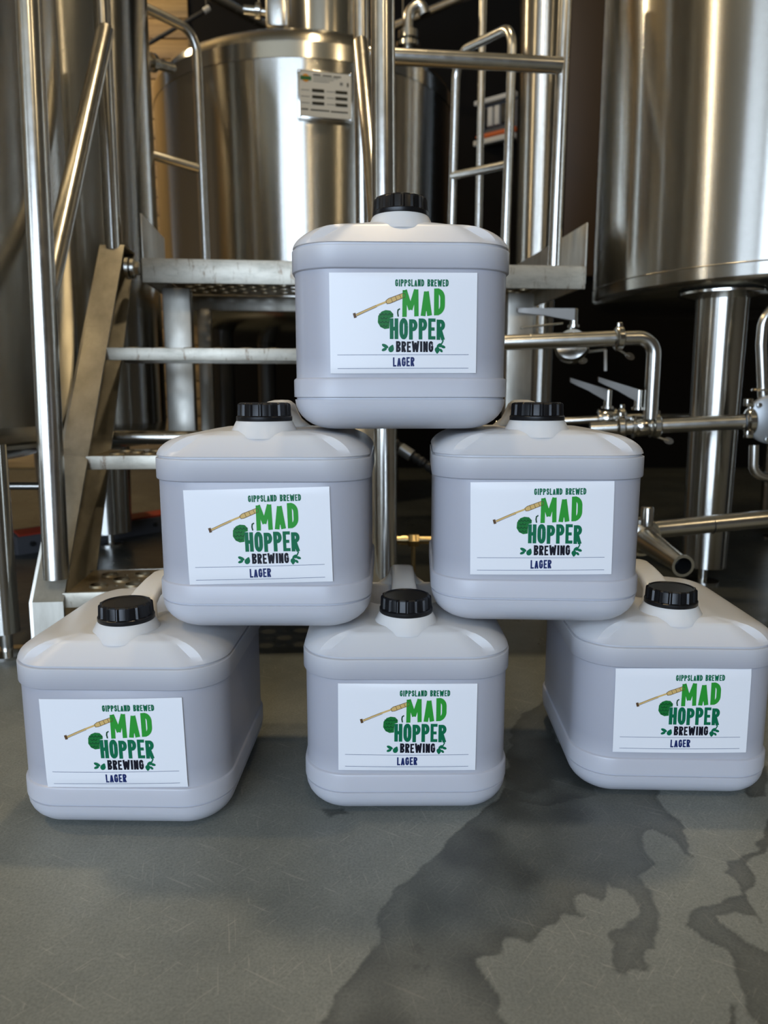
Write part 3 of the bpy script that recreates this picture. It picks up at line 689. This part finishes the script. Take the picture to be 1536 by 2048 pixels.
def leg(t, x, y, r, ztop, r2=None, flange=None, name='leg', zfoot=0.05, mat='tank_steel'):
    r2 = r2 or r; lx, ly = x - t.location.x, y - t.location.y
    o = lathe_part(name, [(r2, zfoot), (r2, zfoot + 0.004), (r, ztop)], M[mat], t, 40, Matrix.Translation((lx, ly, 0)))
    f = lathe_part('levelling_foot', [(0.045, 0.0), (0.045, 0.006), (0.012, 0.010), (0.012, zfoot + 0.01)], M['polished_steel'], None, 20, Matrix.Translation((lx, ly, 0))); f.parent = o
    if flange:
        f = lathe_part('leg_flange', [(r + 0.002, ztop - flange[1] - 0.012), (r + flange[0], ztop - flange[1]), (r + flange[0], ztop - flange[1] + 0.006), (r * 0.9, ztop - flange[1] + 0.02)], M['polished_steel'], None, 40, Matrix.Translation((lx, ly, 0))); f.parent = o
    return o
# centre tank behind the platform: tangents at photo columns 312 and 905
def by_tangents(aL, aR, D):
    mid = (aL + aR) / 2; half = (aR - aL) / 2; return (D * math.sin(mid), D * math.cos(mid)), D * math.sin(half)
azL = math.atan(ray(309, 250).x); azR = math.atan(ray(905, 250).x)
cC, RC = by_tangents(azL, azR, 3.85)
zs = at(640, 119, math.hypot(*cC) - RC).z
TC = tank('brew_tank', 'big steel brew tank with domed lid and data plate behind the platform', cC, RC, 0.92, zs + 0.06, 'tank_steel', seam=zs, dome=0.20)
for a_ in (0.6, 2.2, 3.9, 5.4): leg(TC, cC[0] + RC * 0.7 * math.cos(a_), cC[1] + RC * 0.8 * math.sin(a_), 0.05, 0.88, mat='shade_steel')
nk = at(652, 60, cC[1] - 0.20)
bm = bmesh.new()
lathe_part('manway_neck', [(0.185, zs + 0.13), (0.185, zs + 0.50), (0.205, zs + 0.51), (0.205, zs + 0.54), (0.0, zs + 0.56)], M['polished_steel'], TC, 64, Matrix.Translation((nk.x - cC[0], nk.y - cC[1], 0)))
# data plate on the tank front
pc = at(651, 191, 1.0); 
def on_tank(px, py, c, R, out=0.0):
    r = ray(px, py); o2 = Vector((0, 0)); d = Vector((r.x, r.y)); b = d.dot(Vector(c)); a2 = d.dot(d); cc = c[0] ** 2 + c[1] ** 2 - (R + out) ** 2
    tt = (b - math.sqrt(b * b - a2 * cc)) / a2; return Vector((0, 0, CAM_H)) + r * tt
pcen = on_tank(651, 191, cC, RC, 0.02); nrm = Vector((pcen.x - cC[0], pcen.y - cC[1], 0)).normalized(); tx = Vector((-nrm.y, nrm.x, 0))
PWd, PHd = 0.205, 0.165
def plate_pt(u, v, off): q = pcen + tx * (u * PWd) + EZ * (v * PHd) + nrm * off; return q - TC.location
def plate_quad(name, rects, mat, off, parent):
    v, f = [], []
    for (u0, v0, u1, v1) in rects: b_ = len(v); v += [plate_pt(u0, v0, off), plate_pt(u1, v0, off), plate_pt(u1, v1, off), plate_pt(u0, v1, off)]; f.append((b_, b_ + 1, b_ + 2, b_ + 3))
    return mesh_obj(name, v, f, M[mat], parent)
fr_ = prism('data_plate_frame', [(-.53, -.54), (.53, -.54), (.53, .54), (-.53, .54)], -0.02, 0.0, (pcen - TC.location, tx * PWd, EZ * PHd, nrm), M['polished_steel'], TC, 0.002)
dp = prism('data_plate', [(-.5, -.5), (.5, -.5), (.5, .5), (-.5, .5)], 0.0, 0.003, (pcen - TC.location, tx * PWd, EZ * PHd, nrm), M['name_plate'], TC, 0.0)
px_ = lambda x, y: ((x - 210) / 1170 - .5, .5 - (y - 140) / 990)
def rects_px(L_): return [(*px_(x0, y1), *px_(x1, y0)) for x0, y0, x1, y1 in L_]
for q in rects_px([(x, y, x + 275, y + 72) for x in (490, 1018) for y in (515, 655, 795)]): plate_quad('value_field', [q], 'ink_dark', 0.0036, dp)
for q in rects_px([(x, y, x + 190, y + 16) for x in (245, 815) for y in (545, 685, 825)] + [(520, 205 + k * 46, 1180 - k * 100, 219 + k * 46) for k in range(1, 4)] + [(1120, 330, 1190, 400)]): plate_quad('print_line', [q], 'ink_grey', 0.0036, dp)
for q in rects_px([(520, 196, 690, 222), (730, 200, 940, 226), (975, 204, 1150, 230), (245, 960, 400, 990), (450, 966, 880, 996), (910, 972, 1300, 1004), (1280, 330, 1320, 420)]): plate_quad('print_line', [q], 'ink_dark', 0.0036, dp)
cx_, cy_ = px_(352, 292); v = [plate_pt(cx_ + .075 * math.cos(a_ * PI / 12), cy_ + .09 * math.sin(a_ * PI / 12), 0.0036) for a_ in range(24)]
mesh_obj('emblem_disc', v, [tuple(range(24))], M['ink_orange'], dp)
plate_quad('emblem_banner', rects_px([(232, 250, 478, 338)]), 'ink_banner', 0.0040, dp)
for su in (-.49, .49):
    for sv in (-.5, .5): lathe_part('screw', [(0.005, 0), (0.005, 0.005), (0.0, 0.007)], M['polished_steel'], TC, 10, frame_to(plate_pt(su, sv, 0.0), nrm))
# fittings on the centre tank lid
b_ = at(556, 30, cC[1] - 0.2) - TC.location
vv = box('vent_box', b_, (0.10, 0.12, 0.14), M['tank_steel_dull'], TC, 0.012)
q0 = at(515, 22, cC[1] - 0.22) - TC.location
lathe_part('sight_valve', [(0.02, 0), (0.02, 0.05), (0.035, 0.055), (0.035, 0.075), (0.015, 0.08), (0.015, 0.12)], M['polished_steel'], TC, 20, frame_to(q0 + Vector((-0.06, 0, 0.005)), (1, 0, -0.1)))
yq = cC[1] - 0.10
gn = [at(816, 112, yq) - TC.location, at(816, 70, yq) - TC.location, at(817, 22, yq) - TC.location, at(842, 6, yq) - TC.location, at(850, 30, yq) - TC.location]
tube('gooseneck', gn, 0.026, M['tube_steel'], TC, 0.05)
lathe_part('pipe_clamp', [(0.03, -0.02), (0.05, -0.016), (0.05, 0.016), (0.03, 0.02)], M['polished_steel'], TC, 24, Matrix.Translation(at(817, 72, yq) - TC.location))
lathe_part('pipe_clamp', [(0.03, -0.012), (0.058, -0.010), (0.058, 0.010), (0.03, 0.012)], M['polished_steel'], TC, 24, Matrix.Translation(at(816, 92, yq) - TC.location))

# near left tank, rear left tank, right tank, rear right tank
azA = math.atan(ray(140, 450).x); tdir = Vector((math.sin(azA), math.cos(azA))); tperp = Vector((-math.cos(azA), math.sin(azA)))
RA = 0.60; cA = tdir * 2.10 + tperp * RA
TA = tank('fermenter_tank', 'steel tank at the left edge with a leg beside the stairs', cA, RA, 0.47, 1.9, 'tank_steel_dull', dish=0.10)
leg(TA, -0.79, 1.47, 0.030, 0.44, 0.028, zfoot=0.05)
lathe_part('base_ring', [(RA - 0.02, 0.425), (RA + 0.012, 0.425), (RA + 0.012, 0.433), (RA - 0.02, 0.433)], M['tank_steel_dull'], TA, 96); leg(TA, cA.x - 0.4, cA.y + 0.35, 0.03, 0.44); leg(TA, cA.x + 0.0, cA.y + 0.52, 0.03, 0.44)
tube('outlet_pipe', [at(-40, 890, 1.60) - TA.location, at(30, 882, 1.62) - TA.location, at(90, 872, 1.66) - TA.location, at(108, 868, 1.85) - TA.location], 0.014, M['tube_steel'], TA, 0.03)
tube('leg_brace', [at(-20, 972, 1.9) - TA.location, at(105, 972, 1.9) - TA.location], 0.010, M['tube_steel'], TA)
azB = math.atan(ray(306, 250).x); tdir = Vector((math.sin(azB), math.cos(azB))); tperp = Vector((-math.cos(azB), math.sin(azB)))
RB = 0.33; cB = tdir * 2.86 + tperp * RB
TB = tank('fermenter_tank', 'narrow steel tank between the left edge tank and the big brew tank', cB, RB, 0.44, 2.2, 'tank_steel', dish=0.10)
fb = atz(222, 1090, 0); leg(TB, fb.x, fb.y, 0.085, 0.42, 0.075); leg(TB, cB.x - 0.15, cB.y + 0.2, 0.085, 0.42, 0.075)
s0, s1 = at(300, 124, 3.05) - TB.location, at(346, 137, 3.15) - TB.location
tube('pipe_stub', [s0 - (s1 - s0) * 0.4, s1], 0.020, M['tube_steel'], TB); lathe_part('stub_ferrule', [(0.020, -0.012), (0.034, -0.010), (0.034, 0.010), (0.020, 0.012)], M['polished_steel'], TB, 24, frame_to(s0 + (s1 - s0) * 0.08, s1 - s0))
s0, s1 = at(255, 112, 4.6), at(413, 20, 4.75)
t = thing('overhead_cable', 'thin dark cable slanting in front of the timber boards', 'cable', s0); tube('cable', [Vector((0, 0, 0)), s1 - s0], 0.012, M['rubber'], t, 0, 10)
lathe_part('cable_end', [(0.012, -0.02), (0.018, -0.015), (0.018, 0.02), (0.0, 0.022)], M['switch_white'], t, 14, frame_to(s1 - s0, s1 - s0)); tube('hanger_rod', [s1 - s0, Vector((s1.x - s0.x, s1.y - s0.y, CEIL - s0.z))], 0.004, M['black'], t, 0, 8)
azC = math.atan(ray(1197, 300).x); tdir = Vector((math.sin(azC), math.cos(azC))); tperp = Vector((math.cos(azC), -math.sin(azC)))
RD = 0.56; cD = tdir * 2.62 + tperp * RD
ne = cD.normalized() * (cD.length - RD)
TD = tank('fermenter_tank', 'bright steel tank at the right edge standing on thick legs', cD, RD, 0.836, 2.0, 'tank_steel', dish=0.03)
lathe_part('weld_seam', [(RD + 0.0003, 0.866), (RD + 0.0012, 0.868), (RD + 0.0003, 0.870)], M['tank_steel_dull'], TD, 128, None, False)
leg(TD, 0.925, 2.07, 0.069, 0.84, 0.060, (0.045, 0.035)); leg(TD, cD.x + 0.25, cD.y + 0.35, 0.069, 0.84, 0.060); leg(TD, cD.x + 0.35, cD.y - 0.25, 0.069, 0.84, 0.060)
azE = math.atan(ray(1034, 250).x); tdir = Vector((math.sin(azE), math.cos(azE))); tperp = Vector((math.cos(azE), -math.sin(azE)))
RE = 0.108; cE = tdir * 3.50 + tperp * RE
TE = tank('fermenter_tank', 'slim steel tank behind the right guard post of the platform', cE, RE, 1.0, 2.6, 'tank_steel_dull', dish=0.05)
leg(TE, cE.x + 0.02, cE.y - 0.04, 0.055, 0.98); leg(TE, cE.x + 0.02, cE.y + 0.08, 0.04, 0.98)
for o, px, y in ((None, 957, 3.3),):
    t = thing('riser_pipe', 'thin upright steel pipe between platform rails and dark wall', 'pipe', (at(px, 450, y).x, y, 0))
    tube('pipe', [Vector((0, 0, 0.0)), Vector((0, 0, 2.9))], 0.016, M['tube_steel'], t); lathe_part('floor_flange', [(0.045, 0), (0.045, 0.008), (0.018, 0.012)], M['polished_steel'], t, 20)
# overhead pipes
def hung_pipe(label, p0, p1, r):
    t = thing('overhead_pipe', label, 'pipe', p0); tube('pipe', [Vector((0, 0, 0)), Vector(p1) - Vector(p0)], r, M['tube_steel'], t); 
    for k in (0.2, 0.8):
        q = (Vector(p1) - Vector(p0)) * k; tube('hanger_rod', [q, Vector((q.x, q.y, CEIL - p0[2]))], 0.005, M['tube_steel'], t, 0, 8)
hung_pipe('slanting overhead pipe left of the brew tank lid', at(330, -60, 4.3), at(560, 66, 4.9), 0.030)
hung_pipe('slanting overhead pipe right of the brew tank lid', at(770, 60, 4.9), at(960, -20, 4.6), 0.026)

# ------------------------------------------------------------------ pipework on the right
def clamp(t, p, axis, r, wing=None, name='pipe_clamp'):
    """tri-clamp ring with its hinge lug and wing nut"""
    bm = bmesh.new(); add_lathe(bm, [(r * 0.98, -0.012), (r + 0.007, -0.010), (r + 0.011, -0.006), (r + 0.011, 0.006), (r + 0.007, 0.010), (r * 0.98, 0.012)], 28, frame_to(p, axis), False)
    o = bm_obj(name, bm, M['polished_steel'], t)
    up = Vector((0, 0, 1)) if abs(Vector(axis).normalized().z) < 0.8 else Vector((0, -1, 0))
    b = box('hinge_lug', Vector(p) + up * (r + 0.012), (0.012, 0.014, 0.016), M['polished_steel'], None, 0.002); b.parent = o
    if wing:
        d = Vector(wing).normalized(); q = Vector(p) - up * (r + 0.008)
        tb = tube('clamp_bolt', [q, q + d * 0.034], 0.0035, M['polished_steel'], None, 0, 10); tb.parent = o
        e = q + d * 0.034; bm = bmesh.new()
        pts = blob(0, 0, 0.013, 0.0085, 16)
        u_ = d.cross(Vector((0, 1, 0))).normalized(); w_ = Vector((0, 1, 0))
        lo = [bm.verts.new(e + d * x + u_ * y - w_ * 0.0015) for x, y in pts]; hi = [bm.verts.new(e + d * x + u_ * y + w_ * 0.0015) for x, y in pts]
        bm.faces.new(lo); bm.faces.new(hi)
        for i in range(16): bm.faces.new((lo[i], lo[(i + 1) % 16], hi[(i + 1) % 16], hi[i]))
        wn = bm_obj('wing_nut', bm, M['polished_steel']); wn.parent = o
    return o
def lever(t, p, d, ln, up=(0, 0, 1), stem=0.034, name='valve_lever'):
    """butterfly valve top: stem, collar and tapering flat lever"""
    p = Vector(p); d = Vector(d).normalized(); upv = Vector((0, 0, 1))
    s_ = lathe_part('valve_stem', [(0.016, -0.004), (0.016, 0.003), (0.0105, 0.004), (0.0105, stem), (0.008, stem + 0.002)], M['polished_steel'], t, 20, Matrix.Translation(p))
    side = d.cross(upv).normalized(); top = p + upv * (stem - 0.004); bm = bmesh.new()
    sec = [(0.0, 0.0115, 0.016), (0.25, 0.011, 0.013), (0.5, 0.0105, 0.0095), (0.8, 0.011, 0.0075), (0.97, 0.009, 0.006), (1.0, 0.006, 0.004)]
    rings = []
    for f, wv, hh in sec:
        c = top + d * (ln * f) - upv * (hh - 0.006)
        rings.append([bm.verts.new(c + side * a_ + upv * b_) for a_, b_ in ((-wv, -hh), (wv, -hh), (wv, hh), (-wv, hh))])
    for a_, b_ in zip(rings, rings[1:]):
        for i in range(4): bm.faces.new((a_[i], a_[(i + 1) % 4], b_[(i + 1) % 4], b_[i]))
    bm.faces.new(rings[0]); bm.faces.new(rings[-1])
    return bm_obj(name, bm, M['cast_steel'], t, 30)
def valve_body(t, p, axis, r):
    return lathe_part('valve_body', [(r, -0.026), (r + 0.010, -0.024), (r + 0.010, -0.019), (r + 0.003, -0.017), (r + 0.006, -0.012), (r + 0.006, 0.012), (r + 0.003, 0.017), (r + 0.010, 0.019), (r + 0.010, 0.024), (r, 0.026)], M['polished_steel'], t, 32, frame_to(p, axis), False)
YP = 1.90; rP = 0.0195
PL = thing('pipe_run', 'polished pipe run with elbow, clamps and lever valves right of the cans', 'pipes', at(1300, 850, YP))
LO = PL.location
pa, pb = at(940, 688, YP + 0.03), at(1300, 675, YP); pcn = at(1297, 838, YP)
tube('upper_pipe', [pa - LO, at(1230, 677, YP + 0.004) - LO], rP, M['tube_steel'], PL)
tube('elbow', [at(1240, 677, YP) - LO, pb - LO + Vector((0.012, 0, 0)), pcn - LO + Vector((0.004, 0, 0))], rP * 0.92, M['tube_steel'], PL, 0.055)
clamp(PL, at(1238, 677, YP) - LO, (1, 0, 0), rP, (0.9, 0, -0.5))
for px in (1060, 1143): lathe_part('weld_ring', [(rP, -0.002), (rP + 0.0006, 0), (rP, 0.002)], M['plate_steel'], PL, 24, frame_to(at(px, 684 - (px - 1016) * 0.035, YP + 0.02) - LO, (1, 0, 0.0)), False)
lp0, lp1 = at(1180, 858, YP + 0.03), at(1487, 843.5, YP - 0.02); dl = (lp1 - lp0).normalized()
tube('lower_pipe', [lp0 - LO, lp1 - LO], rP, M['tube_steel'], PL)
def on_lp(px): f = (px - 1180) / 307; return lp0 + (lp1 - lp0) * f
valve_body(PL, on_lp(1285) - LO, dl, rP); clamp(PL, on_lp(1315) - LO, dl, rP, (0.9, -0.1, -0.3)); clamp(PL, on_lp(1243) - LO, dl, rP)
lever(PL, on_lp(1276) - LO + Vector((0, 0, rP + 0.028)), (-0.86, 0.40, 0.30), 0.110, stem=0.046)
v2 = at(1214, 838, YP + 0.12) - LO
valve_body(PL, v2, dl, rP); lever(PL, v2 + Vector((0, 0, rP + 0.012)), (-0.86, 0.40, 0.30), 0.110, stem=0.046); clamp(PL, v2 + Vector((0.04, 0, 0)), dl, rP)
tube('branch_pipe', [v2 - dl * 0.30, v2 + dl * 0.09], 0.011, M['tube_steel'], PL)
tube('branch_pipe', [v2 + dl * 0.09 + Vector((0, 0.03, 0)), at(1395, 832, YP + 0.30) - LO], 0.008, M['tube_steel'], PL)
UV = thing('lever_valve', 'lever valve with clamp rings behind the upper pipe by the platform leg', 'valve', at(1146, 690, 2.05)); LU = UV.location
lathe_part('valve_body', [(0.02, -0.03), (0.040, -0.028), (0.044, -0.010), (0.044, 0.010), (0.040, 0.028), (0.02, 0.03)], M['polished_steel'], UV, 32, frame_to((0, 0, -0.002), (0.35, 0.9, -0.1)))
lever(UV, (0, 0, 0.050), (-1, 0.10, 0.02), 0.155, stem=0.044)
tube('locking_rod', [Vector((-0.03, 0, 0.058)), Vector((-0.085, 0, 0.052)), Vector((-0.145, 0.0, 0.045))], 0.003, M['polished_steel'], UV, 0, 8)
clamp(UV, (0.0, 0.02, -0.004), (0.35, 0.9, -0.1), 0.034, (0.9, 0, 0.12)); tube('tail_pipe', [Vector((0.005, 0.02, -0.003)), Vector((0.08, 0.30, -0.02))], 0.020, M['tube_steel'], UV)
tube('drain_stub', [at(1211, 700, 2.05) - LU, at(1211, 742, 2.05) - LU], 0.0045, M['switch_white'], UV, 0, 10)
tube('drain_arm', [at(1211, 700, 2.05) - LU, Vector((0.05, 0.2, -0.012))], 0.0045, M['polished_steel'], UV, 0, 10)
# open-ended lower outlet
OV = thing('outlet_valve', 'brass toned outlet valve with open cone spout above the right bottom can', 'valve', at(1290, 1075, 1.62)); LV = OV.location
dirp = (at(1560, 1034, 1.66) - at(1330, 1058, 1.66)).normalized()
tube('feed_pipe', [at(1300, 1060, 1.66) - LV, at(1600, 1031, 1.66) - LV], 0.0205, M['tube_steel'], OV)
lathe_part('weld_ring', [(0.0206, -0.0012), (0.0215, 0), (0.0206, 0.0012)], M['black'], OV, 24, frame_to(at(1424, 1049, 1.66) - LV, dirp), False)
p0 = at(1288, 1078, 1.62) - LV; p1 = at(1366, 1132, 1.42) - LV; dd = (p1 - p0).normalized(); Ln = (p1 - p0).length
lathe_part('cone_spout', [(0.012, -0.01), (0.034, -0.008), (0.034, 0.004), (0.027, 0.008), (0.027, 0.02), (0.018, Ln - 0.006), (0.0225, Ln - 0.004), (0.0225, Ln + 0.001), (0.0170, Ln + 0.001)], M['tube_steel'], OV, 32, frame_to(p0, dd), False)
lathe_part('spout_mouth', [(0.0170, Ln + 0.001), (0.0160, Ln - 0.004), (0.0155, Ln - 0.05), (0.0, Ln - 0.051)], M['black'], OV, 32, frame_to(p0, dd), False)  # inside of the spout coloured black for its shade
lathe_part('valve_body', [(0.02, -0.05), (0.040, -0.046), (0.043, -0.036), (0.036, -0.030), (0.036, -0.022), (0.043, -0.016), (0.043, -0.008), (0.02, -0.004)], M['polished_steel'], OV, 32, frame_to(p0, dd))
lathe_part('valve_stem', [(0.014, 0.0), (0.014, 0.040), (0.012, 0.043), (0.0, 0.043)], M['tube_steel'], OV, 20, Matrix.Translation(at(1293, 1051, 1.62) - LV))
# pump at the right edge
PU = thing('transfer_pump', 'grey round faced pump with clamped inlet at the right edge', 'pump', at(1545, 838, 1.88)); LPu = PU.location
fp = at(1538, 838, 1.88)
lathe_part('pump_cover', [(0.0, 0.0), (0.055, 0.0), (0.062, 0.004), (0.062, 0.016), (0.055, 0.02), (0.05, 0.06), (0.0, 0.06)], M['pump_grey'], PU, 40, frame_to(fp - LPu + Vector((0, -0.02, 0)), (0.15, 1, 0)))
for a_ in range(6): lathe_part('bolt', [(0.006, 0), (0.006, 0.006), (0.0, 0.007)], M['polished_steel'], PU, 8, frame_to(fp - LPu + Vector((0.052 * math.cos(a_ * PI / 3 + .3), -0.02, 0.052 * math.sin(a_ * PI / 3 + .3))), (-.15, -1, 0)))
clamp(PU, at(1500, 843, 1.875) - LPu, dl, 0.022); 
for py in (805, 868): box('clamp_jaw', at(1497, py, 1.86) - LPu, (0.018, 0.02, 0.020), M['polished_steel'], PU, 0.003)
tube('suction_pipe', [at(1526, 795, 1.90) - LPu, at(1522, 690, 1.90) - LPu, at(1526, 640, 1.90) - LPu, at(1560, 600, 1.90) - LPu], 0.013, M['tube_steel'], PU, 0.06)
tube('return_bend', [at(1508, 890, 1.90) - LPu, at(1506, 950, 1.90) - LPu, at(1570, 962, 1.90) - LPu], 0.012, M['tube_steel'], PU, 0.035)
lathe_part('port_flange', [(0.028, -0.003), (0.03, 0), (0.028, 0.003)], M['polished_steel'], PU, 20, Matrix.Translation(at(1526, 780, 1.90) - LPu))
tube('pump_foot', [Vector((0.11, 0.10, -0.03)), Vector((0.11, 0.10, -LPu.z))], 0.02, M['black'], PU)
# low floor pipes seen between the cans
BC_ = thing('hose_coupling', 'brass toned threaded coupling between the two middle row cans', 'coupling', at(825, 1082, 1.85)); LB = BC_.location
xp = lambda px: at(px, 1080, 1.85) - LB
tube('pipe', [xp(740), xp(930)], 0.011, M['brass'], BC_)
lathe_part('flange', [(0.02, -0.003), (0.024, 0), (0.02, 0.003)], M['brass'], BC_, 20, frame_to(xp(786), (1, 0, 0)))
lathe_part('hex_nut', [(0.0165, -0.014), (0.0178, -0.012), (0.0178, 0.012), (0.0165, 0.014)], M['brass'], BC_, 6, frame_to(xp(827), (1, 0, 0)))
lathe_part('collar', [(0.0135, -0.008), (0.0135, 0.008)], M['brass'], BC_, 20, frame_to(xp(808), (1, 0, 0)))
tube('support_leg', [xp(827), Vector((xp(827).x, 0, -LB.z))], 0.006, M['brass'], BC_, 0, 10)
HS = thing('corrugated_hose', 'dark corrugated hose hanging between the two middle row cans', 'hose', at(820, 900, 2.0)); LH_ = HS.location
hp = [at(770, 870, 2.0) - LH_, at(800, 895, 2.0) - LH_, at(850, 928, 1.98) - LH_, at(900, 965, 1.96) - LH_, at(935, 1010, 1.96) - LH_, at(940, 1300, 1.96) - LH_]
hp[-1].z = -LH_.z + 0.014
path = round_path(hp, 0.05, 6); fine = []
for a_, b_ in zip(path, path[1:]):
    k = max(1, int((b_ - a_).length / 0.004)); fine += [a_ + (b_ - a_) * i / k for i in range(k)]
bm = bmesh.new(); add_tube(bm, fine, [0.013 + 0.0018 * math.sin(i * 1.6) for i in range(len(fine))], 14); bm_obj('hose_body', bm, M['rubber'], HS, 60)
lathe_part('hose_cuff', [(0.012, -0.02), (0.017, -0.018), (0.017, 0.018), (0.012, 0.02)], M['pump_grey'], HS, 20, frame_to(at(812, 904, 1.99) - LH_, (hp[2] - hp[1])))
# pipe behind the second tread
t = thing('floor_pipe', 'steel pipe end lying level behind the second tread', 'pipe', at(300, 875, 1.95)); LF = t.location
tube('pipe', [at(216, 875, 1.95) - LF, at(560, 875, 1.99) - LF], 0.0185, M['tube_steel'], t); lathe_part('end_ferrule', [(0.018, -0.004), (0.021, -0.003), (0.021, 0.003), (0.018, 0.004)], M['polished_steel'], t, 24, frame_to(at(219, 875, 1.95) - LF, (1, 0.05, 0)))
tube('support_leg', [at(400, 875, 1.97) - LF, Vector(((at(400, 875, 1.97) - LF).x, (at(400, 875, 1.97) - LF).y, -LF.z))], 0.012, M['tube_steel'], t, 0, 12)
# low bar with a red top edge on the floor behind the steps
pA, pB = atz(36, 1112, 0), atz(330, 1063, 0); dA = (pB - pA).normalized(); nA = Vector((-dA.y, dA.x, 0)); LnA = (pB - pA).length + 0.5
RB_ = thing('floor_beam', 'low dark grey beam with red top edge on floor behind the steps', 'beam', pA)
prism('beam_body', [(0, 0), (0.10, 0), (0.10, 0.075), (0.04, 0.075), (0, 0.062)], 0, LnA, (Vector((0, 0, 0)), nA, EZ, dA), M['grey_paint'], RB_, 0.003)
prism('red_edge', [(0.004, 0.0635), (0.042, 0.0765), (0.042, 0.082), (0.004, 0.069)], 0.01, LnA - 0.01, (Vector((0, 0, 0)), nA, EZ, dA), M['red_paint'], RB_)
for k in range(5):
    lathe_part('bolt', [(0.009, 0), (0.009, 0.004), (0.0, 0.005)], M['black'], RB_, 12, frame_to(dA * (0.05 + 0.16 * k) + EZ * 0.034 - nA * 0.001, -nA))
# switch box on the dark wall
sc_ = at(990, 243, YB - 0.05)
SW = thing('switch_box', 'wall switch box with pale modules and a red stripe', 'switch box', sc_, math.radians(-38))
w_ = 0.34
box('box_back', (0, 0.03, 0), (w_, 0.06, 0.27), M['grey_paint'], SW, 0.004)
box('top_trunk', (0, -0.02, 0.13), (w_, 0.05, 0.03), M['switch_white'], SW, 0.004); box('bottom_trunk', (0, -0.02, -0.125), (w_, 0.05, 0.035), M['switch_white'], SW, 0.004)
for k in range(6): box('breaker_module', (-w_ / 2 + 0.04 + k * 0.052, -0.012, 0.03), (0.036, 0.03, 0.12), M['switch_white'] if k % 3 != 1 else M['black'], SW, 0.003)
tube('red_conduit', [Vector((-w_ / 2, -0.02, -0.085)), Vector((w_ / 2, -0.02, -0.085))], 0.016, M['orange_paint'], SW)
bpy.context.view_layer.update()
